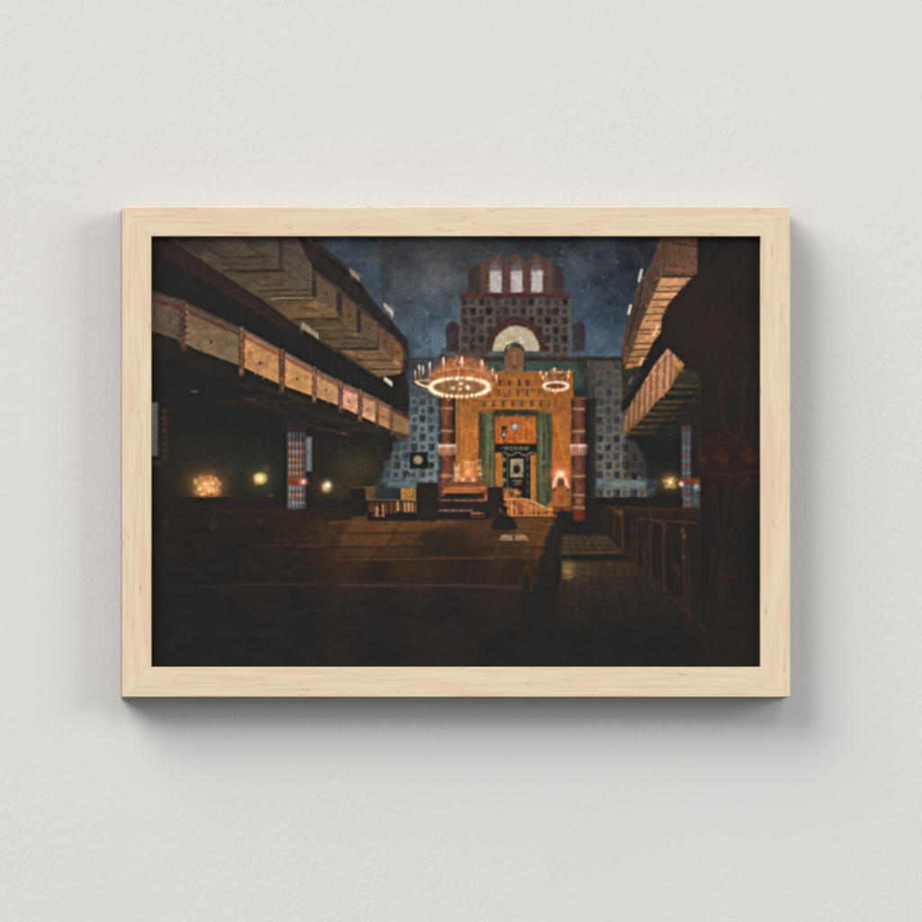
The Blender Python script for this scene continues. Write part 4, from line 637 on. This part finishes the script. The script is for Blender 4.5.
    for k in range(11):
        xb = 566+k*7.2; dx = (xb-vp[0])/(562-vp[1])
        ye = 600+(k % 3)*10; 
        for s in range(5):
            ya, yb = 562+(ye-562)*s/5, 562+(ye-562)*(s+1)/5
            line([(xb+dx*(ya-562)*.75, ya), (xb+dx*(yb-562)*.75, yb)], .9, (96, 78, 54), .26*(1-s/5.2))
    for y, a_ in ((565.6, .4), (570, .35), (575.4, .35), (581, .3), (586.6, .6), (594, .3), (603, .25), (613, .18), (625, .12)): line([(562, y), (631+(y-561)*1.0, y-.6)], .9, (92, 76, 53), a_*.5, 1.3)
    for P_ in ([(586, 588), (588, 600), (590, 608)], [(599, 590), (601, 602), (605, 615)], [(613, 590), (617, 604)], [(627, 590), (636, 606)]): line(P_, .9, (104, 86, 58), .24, 1.3)
    glow(568, 569, 5, 7.5, (146, 116, 74), .75); rect(556, 560, 561.6, 584, (38, 36, 34), .9, 2); strokes(R(563.5, 562, 574, 579), 26, [(168, 136, 90), (98, 80, 54), (138, 110, 70)], 5, 1.2, .05, .5, .25, seed=153); strokes(R(575, 562, 590, 575), 14, [(110, 96, 66), (84, 74, 54)], 7, 1, .05, .4, .1, seed=154)
    for x, y in ((569, 646), (583, 660), (606, 648), (628, 622), (604, 632)): glow(x, y, .8, .8, (66, 62, 56), .6)
    # ------------------------------------------------ pews on the right
    rect(597, 497, 683, 506, (38, 36, 34), .95, 1.6)
    pw = [(600, 507), (700, 508), (700, 640), (664, 592), (636, 563), (622, 552), (607, 535), (600, 520)]
    poly(pw, (45, 38, 34), .95, 2.5)
    strokes(pw, 110, [(60, 45, 36), (40, 36, 33), (70, 50, 38), (36, 34, 33)], 12, 1.5, 1.5, .45, .12, seed=161)
    for P_, w, c, a_ in (([(606, 507), (640, 508.6), (698, 511)], 1.8, (82, 57, 38), .7), ([(612, 512), (650, 513), (700, 517)], 1.2, (66, 48, 36), .7), ([(614, 508), (616, 511), (620, 512)], 2.6, (112, 76, 46), .7), ([(614, 508), (614.6, 537)], 1.3, (82, 57, 38), .7), ([(622, 512), (623, 550)], 1.6, (104, 68, 40), .7), ([(618, 512), (619, 542)], 1, (62, 46, 36), .7), ([(632, 514), (632, 558)], 1.2, (74, 54, 40), .6), ([(637, 520), (642, 518.6), (660, 520.6), (698, 523)], 1.5, (94, 66, 44), .65), ([(637, 520), (637, 565)], 1.1, (78, 56, 40), .7), ([(642, 522), (643, 572)], 1.1, (66, 48, 38), .6), ([(650, 524), (651, 578)], 1.3, (88, 60, 42), .6), ([(663, 524), (664, 590)], 1.4, (90, 64, 44), .6), ([(683, 527), (684.5, 602)], 1.3, (82, 58, 42), .55), ([(606, 515), (607, 532)], 1, (60, 46, 38), .6), ([(657, 521.4), (665, 524), (665, 530)], 1.6, (102, 72, 46), .6), ([(631, 561), (655, 582)], 2, (72, 52, 42), .5), ([(655, 582), (680, 604), (705, 630)], 3.4, (68, 51, 43), .55), ([(607, 536), (624, 554)], 1.4, (76, 60, 46), .6)): line(P_, w*1.25, np.asarray(c)*.94, a_*.8, 2.0)
    for x, y, a_ in ((682, 531, .8), (684, 536, .7), (676, 568, .6), (679, 572, .5), (620, 513, .4), (683, 557, .4)): glow(x, y, 1.7, 2.2, (136, 92, 52), a_)
    line([(673, 590), (677, 580), (680, 568), (677, 564)], 1, (104, 84, 60), .45)
    for x0, x1, y0, y1 in ((624, 631, 516, 548), (638.4, 642, 524, 566), (652, 662, 526, 578), (666, 682, 530, 596)): rect(x0, y0, x1, y1, (36, 34, 33), .6, 2.5)
    poly([(690, 530), (701, 520), (701, 640), (692, 630)], (39, 36, 34), .7, 4)

    # ------------------------------------------------ chandeliers
    poly([(428, 380), (432, 372), (440, 364), (448, 358), (456, 356), (470, 356), (480, 359), (488, 366), (491, 374), (492, 384), (470, 380), (445, 380)], (164, 106, 66), .85, 5); glow(459, 372, 24, 10, (186, 120, 72), .4)
    poly([(436, 365), (446, 354), (458, 350), (474, 351), (484, 357), (480, 360), (464, 358), (448, 359)], (86, 70, 58), .6, 5)
    strokes([(429, 380), (440, 364), (456, 357), (480, 360), (490, 374), (490, 382)], 150, [(196, 134, 84), (124, 84, 56), (216, 156, 104), (104, 74, 54), (172, 100, 60), (190, 112, 66)], 5, 1.2, 1.2, .5, .8, seed=171)
    line([(436, 372), (450, 368.6), (466, 368), (482, 371), (491, 378)], 1.2, (214, 156, 104), .7, 1.4); line([(434, 376), (446, 372), (462, 370.6), (478, 373)], .9, (120, 80, 54), .6)
    ell(459.6, 387.4, 27, 7.4, (122, 92, 58), .85, 2.5); strokes([(436, 387), (446, 381), (460, 380), (476, 382), (484, 387), (474, 392), (458, 394), (444, 392)], 40, [(150, 112, 66), (96, 74, 52), (136, 104, 56)], 4, 1.1, .6, .5, 1.4, seed=172)
    for x, y0 in ((443.5, 366), (458.4, 371), (472, 372), (480, 366), (449, 368)): line([(x, y0), (x+.3, y0+22)], .8, (226, 160, 98), .55, .9)
    glow(459.6, 387, 33, 12, (220, 150, 90), .28)
    for t in np.linspace(0, 2*math.pi, 66, endpoint=False):
        x, y = 459.6+29.2*math.cos(t), 387.2+9.1*math.sin(t)
        w = 1.55 if math.cos(t) < -.55 or math.cos(t) > .6 else 1.15
        glow(x, y, w*1.6, w*1.5, (250, 206, 146), .5)
    P_ = [(459.6+29.2*math.cos(t), 387.2+9.1*math.sin(t)) for t in np.linspace(math.pi*.72, math.pi*1.36, 16)]; line(P_, 1.9, (252, 232, 194), .75, 1.8)
    P_ = [(459.6+29.2*math.cos(t), 387.2+9.1*math.sin(t)) for t in np.linspace(-.75, .85, 18)]; line(P_, 1.9, (250, 226, 184), .7, 1.8)
    P_ = [(459.6+29.2*math.cos(t), 387.2+9.1*math.sin(t)) for t in np.linspace(0, 2*math.pi, 60)]; line(P_, 1.0, (226, 180, 124), .5, 1.4)
    for t in np.linspace(.1, 2*math.pi+.1, 36, endpoint=False):
        x, y = 459.6+29.2*math.cos(t), 387.2+9.1*math.sin(t)
        u = rng.rand(4); x += u[0]*.9-.45; y += u[1]*.6-.3
        ell(x, y, 1.0+.7*u[2], 1.1+.6*u[3], (255, 246, 222), .75+.2*u[0], 1.3)
        if math.sin(t) > .2: line([(x, y), (x+.1, y+1.2+1.3*u[1])], 1.25, (255, 234, 198), .5+.4*u[2], 1.2)
    for x, y, s in ((461, 383.4, 2), (453, 388, 1.9), (460.3, 389.2, 1.5), (467.6, 387, 2), (468.4, 388.6, 1.4), (457, 379, 1.7), (470, 378.6, 2)): glow(x, y, s, s*.9, (255, 248, 224), .95)
    line([(415.8, 381.6), (419, 384), (424, 386), (431, 387.6)], 2.2, (255, 226, 178), .9, 1.3); line([(416, 381.4), (420, 380.6), (429, 380.3)], 1.5, (240, 190, 130), .75, 1.2); line([(420.6, 382.2), (426, 382.6), (430, 384)], 1.2, (140, 92, 60), .7)
    for x, y0, y1, w in ((415.2, 371, 378, 1.1), (419.2, 365.6, 373, 1.5), (423, 366.4, 373, 1.8), (429.8, 362.6, 375, 1.5), (443.6, 357.8, 369, 1.6), (461.8, 357, 366, 2), (482, 360, 370, 1.7), (492.6, 368.4, 374, 1.4), (496.2, 375, 381, 1.8)):
        line([(x, y0+1), (x+.2, y1)], w*.95, (226, 182, 140), .75, 1.3); line([(x, y0), (x, y0+(y1-y0)*.45)], w*.9, (250, 236, 216), .85, 1.3)
    for P_ in ([(489, 387), (493, 386), (496, 381)], [(486, 379), (490, 376), (492.6, 374)], [(482.6, 361), (485, 368), (486, 374)], [(419, 373), (420.4, 381)], [(423, 373), (421.6, 381)], [(429.8, 375), (429, 386)], [(415.2, 377), (416.4, 383)]): line(P_, 1, (206, 150, 106), .6, 1)
    line([(462, 300), (461.8, 357)], .8, (64, 54, 50), .45); line([(458.5, 366), (458.4, 378)], .8, (240, 176, 112), .5)
    # small chandelier
    line([(554.4, 330), (554.4, 368)], .8, (56, 48, 44), .6)
    poly([(545, 384), (547, 372), (552, 366.6), (558, 366.6), (564, 371), (567, 384)], (112, 74, 48), .55, 3)
    strokes([(544, 383), (547, 372), (554, 367), (564, 371), (568, 383)], 60, [(190, 144, 112), (96, 66, 48), (214, 176, 150), (140, 92, 60)], 4, .9, 1.2, .55, 1.0, seed=175)
    line([(556, 372), (562, 372.4)], 1.2, (232, 204, 180), .7)
    ell(556, 386.2, 11, 3, (112, 66, 40), .8, 1.6)
    for t in np.linspace(0, 2*math.pi, 24, endpoint=False):
        x, y = 555.9+12.2*math.cos(t), 386.2+4.1*math.sin(t)
        u = rng.rand(3); glow(x, y, 2, 1.7, (236, 188, 140), .5); ell(x+u[0]*.6-.3, y, .9+.5*u[1], 1+.4*u[2], (255, 242, 222), .65+.3*u[0], 1.3)
    P_ = [(555.9+12.2*math.cos(t), 386.2+4.1*math.sin(t)) for t in np.linspace(0, 2*math.pi, 40)]; line(P_, 1.1, (238, 208, 172), .6, 1.3)
    for x, y0, y1 in ((540.5, 371.4, 376), (543.2, 376, 379.4), (546.3, 372.6, 378), (554.4, 368, 373), (569, 370.6, 377), (568, 375, 378.6)): line([(x, y0+.6), (x+.2, y1)], 1.2, (214, 168, 132), .7, 1.3); line([(x, y0), (x, y0+2.4)], 1.3, (248, 230, 210), .85, 1.2)
    line([(540.6, 374), (542, 378), (545, 381)], .8, (190, 140, 100), .6); line([(569, 376), (567, 380), (567, 384)], .9, (214, 160, 116), .6)

    # small dabs dragged from one colour into the next
    r = np.random.RandomState(77); lum = CAN.mean(-1); J, I = np.nonzero((lum > 46) & (lum < 190))
    for k in r.randint(0, len(J), 5200):
        x, y = GX[I[k]], GY[J[k]]
        jj = int(np.clip(J[k]+r.normal()*2.4, 0, NH-1)); ii = int(np.clip(I[k]+r.normal()*2.4, 0, NW-1))
        c = CAN[jj, ii]*r.uniform(.74, 1.26)*(1+r.normal(size=3)*.035); t = r.choice((0, 1.57, .5, -.5))+r.normal()*.35; L = r.uniform(.6, 2.2)
        line([(x-L*math.cos(t), y-L*math.sin(t)), (x+L*math.cos(t), y+L*math.sin(t))], r.uniform(.6, 1.3), c, r.uniform(.35, .75), 1.0)
    # ------------------------------------------------ overall surface: muted cool pigments, soft edges, fine brushwork, blacks held above a floor
    lum = (CAN*np.array((.3, .55, .15), np.float32)).sum(-1, keepdims=True)
    cool = np.clip((np.maximum(CAN[..., 1:2], CAN[..., 2:3])-CAN[..., 0:1])/14+.35, 0, 1)
    CAN[:] = lum*(1+.06*cool*(lum > 55))+(CAN-lum)*(.97-.42*cool)
    CAN[..., 0:1] *= 1-.035*cool*(lum > 50); CAN[..., 1:2] *= 1+.015*cool*(lum > 50)
    warm = np.clip((CAN[..., 0:1]-CAN[..., 1:2]-14)/40, 0, 1); CAN[..., 0:1] *= 1+.02*warm; CAN[..., 1:2] *= 1-.03*warm
    kx = np.arange(-3, 4); kw = np.exp(-kx**2/(2*(.52*PS)**2)); kw /= kw.sum()
    for ax in (0, 1):
        pad = np.pad(CAN, [(3, 3) if i == ax else (0, 0) for i in range(3)], mode='edge'); out = 0
        for i, kk in enumerate(kw): out = out+kk*np.take(pad, np.arange(i, i+CAN.shape[ax]), axis=ax)
        CAN[:] = out
    sh = CAN.shape[:2]
    rad = int(5*PS); small = CAN
    for _ in range(2):
        for ax in (0, 1):
            c_ = np.cumsum(np.pad(small, [(rad+1, rad) if i == ax else (0, 0) for i in range(3)], mode='edge'), axis=ax, dtype=np.float64)
            n_ = CAN.shape[ax]; small = ((np.take(c_, np.arange(2*rad+1, 2*rad+1+n_), axis=ax)-np.take(c_, np.arange(0, n_), axis=ax))/(2*rad+1)).astype(np.float32)
    CAN[:] = np.maximum(CAN+.28*(CAN-small), 30)
    n = vnoise(sh, 5.2, 4.4, 200)*.45+vnoise(sh, 2.4, 2.6, 201)*.45+vnoise(sh, 1.3, 1.3, 202)*.16
    amt = np.clip(CAN.mean(-1)/55, .45, 1)*np.clip((330-CAN.mean(-1))/150, .4, 1)
    CAN[:] = CAN*(1+.085*(n*amt)[..., None])
    CAN[..., 0] *= 1+amt*(.03*vnoise(sh, 5, 5, 203)+.018*vnoise(sh, 2, 2, 204))
    CAN[..., 2] *= 1+amt*(.035*vnoise(sh, 5, 5, 205)+.022*vnoise(sh, 2.2, 2.2, 206))
    CAN[:] = np.clip(np.maximum(CAN, 33+.3*(CAN-33)), 0, 255)
    return CAN
# ---------------------------------------------------------------- light
AMBIENT, AMBIENT_COLOUR = .262, (.965, .985, 1.03)
def LAMPS():
    # a very large soft lamp high on the left, a smaller one high and slightly right, a weak wide one on the right
    lamp('key_lamp', (-13.0, -9.0, 15.2), (0, 0, 0), 13.5, 6500, (1, .982, .958), sy=17.0)
    lamp('upper_lamp', (3.9, -9.0, 7.8), (0, 0, 0), 5.0, 236, (1, .985, .965))
    lamp('side_lamp', (14.0, -9.0, 4.2), (0, 0, 0), 7.0, 1190, (1, .988, .975))
# ---------------------------------------------------------------- the room side: wall, frame, lamps, camera
import bpy, bmesh
from mathutils import Vector
SC = bpy.context.scene
COL = SC.collection
U = 0.00069                                # metres per unit of the picture plan (the print is A3 wide)
DIST = 4.2                                 # camera to the front of the frame
CAMX, CAMZ = -0.40, -0.34                  # the camera stands left of and below the picture, looking straight at the wall
DEPTH = 0.024                              # frame depth
GAP = 0.0005
YF = -(DEPTH+GAP)                          # front of the frame
def fx(px): return (px-461.0)*U
def fz(py): return (461.0-py)*U
def node(nt, kind, **kw):
    n = nt.nodes.new(kind)
    for k, v in kw.items():
        if hasattr(n, k): setattr(n, k, v)
        else: n.inputs[k].default_value = v
    return n
def material(name):
    m = bpy.data.materials.new(name); m.use_nodes = True
    return m, m.node_tree, m.node_tree.nodes['Principled BSDF'], m.node_tree.links
def ramp(nt, stops, interp='LINEAR'):
    n = nt.nodes.new('ShaderNodeValToRGB'); cr = n.color_ramp; cr.interpolation = interp
    while len(cr.elements) < len(stops): cr.elements.new(.5)
    for e, (p, c) in zip(cr.elements, stops): e.position = p; e.color = (*c, 1) if len(c) == 3 else c
    return n
def lin(c): return tuple((v/255/12.92 if v/255 <= .04045 else ((v/255+.055)/1.055)**2.4) for v in c)
def mesh_object(name, bm, mat, parent=None):
    bmesh.ops.recalc_face_normals(bm, faces=bm.faces)
    me = bpy.data.meshes.new(name); bm.to_mesh(me); bm.free()
    o = bpy.data.objects.new(name, me); me.materials.append(mat); COL.objects.link(o)
    if parent: o.parent = parent
    return o

# ---- wall paint: matt off-white plaster, trowelled and stippled
def wall_material():
    m, nt, p, L = material('off_white_plaster')
    tc = node(nt, 'ShaderNodeTexCoord')
    big = node(nt, 'ShaderNodeTexNoise', **{'Scale': 3.2, 'Detail': 3.0, 'Roughness': .55}); L.new(tc.outputs['Object'], big.inputs['Vector'])
    c = ramp(nt, [(.3, WALL_A), (.5, WALL_B), (.7, WALL_C)]); L.new(big.outputs['Fac'], c.inputs['Fac'])
    fine = node(nt, 'ShaderNodeTexNoise', **{'Scale': 210., 'Detail': 3.0, 'Roughness': .6}); L.new(tc.outputs['Object'], fine.inputs['Vector'])
    mp = node(nt, 'ShaderNodeMapping'); mp.inputs['Rotation'].default_value = (0, math.radians(24), 0); mp.inputs['Scale'].default_value = (1, 1, .55); L.new(tc.outputs['Object'], mp.inputs['Vector'])
    mid = node(nt, 'ShaderNodeTexNoise', **{'Scale': 300., 'Detail': 2.0, 'Roughness': .5, 'Distortion': .15}); L.new(mp.outputs['Vector'], mid.inputs['Vector'])
    soft = node(nt, 'ShaderNodeTexNoise', **{'Scale': 26., 'Detail': 4.0, 'Roughness': .55, 'Distortion': .6}); L.new(tc.outputs['Object'], soft.inputs['Vector'])
    patch = node(nt, 'ShaderNodeTexNoise', **{'Scale': 5.5, 'Detail': 3.0, 'Roughness': .6}); L.new(tc.outputs['Object'], patch.inputs['Vector'])
    pr = node(nt, 'ShaderNodeMapRange'); pr.inputs['From Min'].default_value = .38; pr.inputs['From Max'].default_value = .64; pr.inputs['To Min'].default_value = .12; pr.inputs['To Max'].default_value = 1.0; L.new(patch.outputs['Fac'], pr.inputs['Value'])
    def mul(a, b): n = node(nt, 'ShaderNodeMath', operation='MULTIPLY'); L.new(a, n.inputs[0]); (L.new(b, n.inputs[1]) if not isinstance(b, float) else setattr(n.inputs[1], 'default_value', b)); return n.outputs[0]
    def add(a, b): n = node(nt, 'ShaderNodeMath', operation='ADD'); L.new(a, n.inputs[0]); L.new(b, n.inputs[1]); return n.outputs[0]
    h = add(mul(mul(mid.outputs['Fac'], 1.25), pr.outputs['Result']), add(mul(mul(fine.outputs['Fac'], .35), pr.outputs['Result']), mul(soft.outputs['Fac'], .25)))
    b = node(nt, 'ShaderNodeBump'); b.inputs['Strength'].default_value = BUMP; b.inputs['Distance'].default_value = .0009
    L.new(h, b.inputs['Height']); L.new(b.outputs['Normal'], p.inputs['Normal'])
    L.new(c.outputs['Color'], p.inputs['Base Color']); p.inputs['Roughness'].default_value = .9; p.inputs['Specular IOR Level'].default_value = .15
    return m
WALL_A, WALL_B, WALL_C = (.688, .672, .652), (.698, .687, .672), (.69, .69, .672)
BUMP = .34
def wall():
    bm = bmesh.new()
    bmesh.ops.create_cube(bm, size=1)
    for v in bm.verts: v.co = Vector((v.co.x*6.0, .06+v.co.y*.12, v.co.z*4.2))
    o = mesh_object('wall', bm, wall_material())
    o['kind'] = 'structure'; o['label'] = 'off-white plastered wall with faint stippled texture behind the framed picture'
    return o

# ---- pale unfinished wood, grain along each rail's own length (object X)
def wood_material(name='pale_wood', gain=(.99, .985, 1.005)):
    m, nt, p, L = material(name)
    tc = node(nt, 'ShaderNodeTexCoord'); oi = node(nt, 'ShaderNodeObjectInfo')
    off = node(nt, 'ShaderNodeVectorMath', operation='SCALE'); off.inputs[0].default_value = (3.1, 1.7, 2.3); L.new(oi.outputs['Random'], off.inputs['Scale'])
    ad = node(nt, 'ShaderNodeVectorMath', operation='ADD'); L.new(tc.outputs['Object'], ad.inputs[0]); L.new(off.outputs[0], ad.inputs[1])
    def noise(scale, sc, detail=3., rough=.55, dist=0.):
        mp = node(nt, 'ShaderNodeMapping'); mp.inputs['Scale'].default_value = scale; L.new(ad.outputs[0], mp.inputs['Vector'])
        n = node(nt, 'ShaderNodeTexNoise', **{'Scale': sc, 'Detail': detail, 'Roughness': rough, 'Distortion': dist}); L.new(mp.outputs['Vector'], n.inputs['Vector']); return n.outputs['Fac']
    g = noise((.03, 1, 1), 620., 4., .62, .15)
    base = ramp(nt, [(.28, lin((214, 191, 159))), (.45, lin((224, 204, 172))), (.6, lin((229, 211, 181))), (.78, lin((234, 218, 192)))]); L.new(g, base.inputs['Fac'])
    pk = noise((.16, 1, 1), 75., 3., .55, .5)
    pr = ramp(nt, [(.5, (0, 0, 0)), (.72, (1, 1, 1))]); L.new(pk, pr.inputs['Fac'])
    mx = node(nt, 'ShaderNodeMix', data_type='RGBA'); L.new(pr.outputs['Color'], mx.inputs[0]); L.new(base.outputs['Color'], mx.inputs[6]); mx.inputs[7].default_value = (*lin((224, 196, 166)), 1)
    fk = noise((.2, 1.2, 1.2), 380., 1.5, .5, .25)
    fr = ramp(nt, [(.66, (0, 0, 0)), (.78, (1, 1, 1))]); L.new(fk, fr.inputs['Fac'])
    ff = node(nt, 'ShaderNodeMath', operation='MULTIPLY'); L.new(fr.outputs['Color'], ff.inputs[0]); ff.inputs[1].default_value = .75
    m2 = node(nt, 'ShaderNodeMix', data_type='RGBA'); L.new(ff.outputs[0], m2.inputs[0]); L.new(mx.outputs[2], m2.inputs[6]); m2.inputs[7].default_value = (*lin((192, 160, 136)), 1)
    gm = node(nt, 'ShaderNodeMix', data_type='RGBA', blend_type='MULTIPLY'); gm.inputs[0].default_value = 1; L.new(m2.outputs[2], gm.inputs[6]); gm.inputs[7].default_value = (*gain, 1)
    L.new(gm.outputs[2], p.inputs['Base Color']); p.inputs['Roughness'].default_value = .62; p.inputs['Specular IOR Level'].default_value = .25
    b = node(nt, 'ShaderNodeBump'); b.inputs['Strength'].default_value = .12; b.inputs['Distance'].default_value = .0006; L.new(g, b.inputs['Height']); L.new(b.outputs['Normal'], p.inputs['Normal'])
    return m

RECESS = 0.0042                            # the print lies this far behind the front of the frame
def frame_rail(corner_a, corner_b, in_a, in_b, mat, dark_wood, parent):
    """one mitred rail: outer corners a, b and inner corners, as (x, z) on the front plane; local X runs along the rail"""
    A, B, IA, IB = (Vector((c[0], 0, c[1])) for c in (corner_a, corner_b, in_a, in_b))
    ex = (B-A).normalized(); ey = Vector((0, 1, 0)); ez = ex.cross(ey)
    org = (A+B)/2
    def loc(v, y): d = v-org; return Vector((d.dot(ex), y, d.dot(ez)))
    wd = abs((IA-A).dot(ez)); sgn = 1 if (IA-A).dot(ez) > 0 else -1
    e = .0004                              # softened arrises
    reb = .006                             # rebate behind the lip that takes the print
    def at(t, end):                        # t: distance inwards from the outer edge, mitre followed exactly
        P, Q = (A, IA) if end == 0 else (B, IB)
        return P+(Q-P)*(t/wd)
    prof = [(0, 0), (0, -DEPTH+e), (e*.35, -DEPTH+e*.35), (e, -DEPTH), (wd-e, -DEPTH), (wd-e*.35, -DEPTH+e*.35), (wd, -DEPTH+e), (wd, -DEPTH+RECESS-.0001), (wd-reb, -DEPTH+RECESS-.0001), (wd-reb, 0)]
    bm = bmesh.new(); rings = []
    for end in (0, 1): rings.append([bm.verts.new(loc(at(t, end), y)) for t, y in prof])
    n = len(prof)
    for i in range(n):
        f = bm.faces.new((rings[0][i], rings[0][(i+1) % n], rings[1][(i+1) % n], rings[1][i]))
        f.material_index = 1 if i in (0, 6, 7, 8, 9) else 0     # sides and back darker, grey-brown; darkening also cuts light bounced onto the wall
    bm.faces.new(rings[0][::-1]); bm.faces.new(rings[1])
    o = mesh_object('frame_rail', bm, mat, parent); o.data.materials.append(dark_wood)
    o.matrix_local = __import__('mathutils').Matrix(((ex.x, 0, ez.x, org.x), (0, 1, 0, -GAP), (ex.z, 0, ez.z, org.z), (0, 0, 0, 1)))
    return o

PRINT_GAIN = 1.0
def print_mesh(parent):
    C = paint()/255.
    A = np.where(C <= .04045, C/12.92, ((C+.055)/1.055)**2.4)
    A = np.clip((A-PRINT_VEIL)*PRINT_GAIN, .0008, .9)
    y = YF+RECESS; k = (DIST+RECESS)/DIST
    xs = CAMX+((GX-461)*U-CAMX)*k; zs = CAMZ+((461-GY)*U-CAMZ)*k
    XX, ZZ = np.meshgrid(xs, zs)
    co = np.stack([XX, np.full_like(XX, 0), ZZ], -1).reshape(-1, 3).astype(np.float32)
    idx = np.arange(NH*NW).reshape(NH, NW)
    q = np.stack([idx[1:, :-1], idx[1:, 1:], idx[:-1, 1:], idx[:-1, :-1]], -1).reshape(-1, 4)
    me = bpy.data.meshes.new('painted_print')
    me.vertices.add(len(co)); me.vertices.foreach_set('co', co.ravel())
    me.loops.add(q.size); me.loops.foreach_set('vertex_index', q.ravel().astype(np.int32))
    me.polygons.add(len(q)); me.polygons.foreach_set('loop_start', np.arange(0, q.size, 4, dtype=np.int32)); me.polygons.foreach_set('loop_total', np.full(len(q), 4, np.int32))
    me.update(); me.validate()
    at = me.color_attributes.new('paint', 'FLOAT_COLOR', 'POINT')
    at.data.foreach_set('color', np.concatenate([A.reshape(-1, 3), np.ones((NH*NW, 1))], 1).astype(np.float32).ravel())
    m, nt, p, L = material('matt_art_print')
    a = node(nt, 'ShaderNodeAttribute'); a.attribute_name = 'paint'
    L.new(a.outputs['Color'], p.inputs['Base Color']); p.inputs['Roughness'].default_value = .55; p.inputs['Specular IOR Level'].default_value = PRINT_SPEC
    me.materials.append(m)
    o = bpy.data.objects.new('painted_print', me); COL.objects.link(o); o.parent = parent; o.location = (0, y, 0)
    return o
PRINT_VEIL, PRINT_SPEC = .004, .08

def picture():
    root = bpy.data.objects.new('framed_picture', None); COL.objects.link(root)
    root['label'] = 'pale wood framed painting of a dim candlelit synagogue hanging on the off-white wall'
    root['category'] = 'framed picture'
    wood = wood_material(); dark_wood = wood_material('darkened_wood', (.42, .43, .47))
    l, r, t, b = fx(122.2), fx(790.2), fz(206.8), fz(696.8)
    il, ir, it, ib = fx(151.4), fx(760.6), fz(236.2), fz(667.0)
    O = [(l, t), (r, t), (r, b), (l, b)]; I = [(il, it), (ir, it), (ir, ib), (il, ib)]
    for i in range(4): frame_rail(O[i], O[(i+1) % 4], I[i], I[(i+1) % 4], wood, dark_wood, root)
    print_mesh(root)
    m, nt, p, L = material('brown_backing_board'); n = node(nt, 'ShaderNodeTexNoise', **{'Scale': 90., 'Detail': 4.}); c = ramp(nt, [(.3, (.16, .11, .07)), (.7, (.24, .17, .11))]); L.new(n.outputs['Fac'], c.inputs['Fac']); L.new(c.outputs['Color'], p.inputs['Base Color']); p.inputs['Roughness'].default_value = .85
    bm = bmesh.new(); bmesh.ops.create_cube(bm, size=1)
    x0, x1, z0, z1 = il-.0045, ir+.0045, ib-.0045, it+.0045
    y0, y1 = YF+RECESS+.0004, YF+RECESS+.0034
    for v in bm.verts: v.co = Vector(((x0+x1)/2+v.co.x*(x1-x0), (y0+y1)/2+v.co.y*(y1-y0), (z0+z1)/2+v.co.z*(z1-z0)))
    mesh_object('backing_board', bm, m, root)
    return root

def lamp(name, pos, target, size, power, colour, sy=None):
    d = bpy.data.lights.new(name, 'AREA'); d.shape = 'RECTANGLE'; d.size = size; d.size_y = sy or size; d.energy = power; d.color = colour
    o = bpy.data.objects.new(name, d); COL.objects.link(o); o.location = pos
    o.rotation_euler = (Vector(target)-Vector(pos)).to_track_quat('-Z', 'Y').to_euler()
    return o

wall(); picture()
LAMPS()
w = bpy.data.worlds.new('World'); SC.world = w; w.use_nodes = True
bg = w.node_tree.nodes['Background']; bg.inputs['Color'].default_value = (*AMBIENT_COLOUR, 1); bg.inputs['Strength'].default_value = AMBIENT
cam = bpy.data.cameras.new('camera'); co = bpy.data.objects.new('camera', cam); COL.objects.link(co); SC.camera = co
co.location = (CAMX, YF-DIST, CAMZ); co.rotation_euler = (math.radians(90), 0, 0)
cam.sensor_width = 36; cam.lens = 36*DIST/(922*U); cam.shift_x = -CAMX/(922*U); cam.shift_y = -CAMZ/(922*U); cam.clip_end = 100
SC.view_settings.view_transform = 'Standard'; SC.view_settings.look = 'None'; SC.view_settings.exposure = 0; SC.view_settings.gamma = 1
SC.cycles.use_denoising = True; SC.cycles.use_adaptive_sampling = False; SC.cycles.max_bounces = 6; SC.cycles.diffuse_bounces = 4
SC.render.film_transparent = False
SC.cycles.filter_width = 1.7
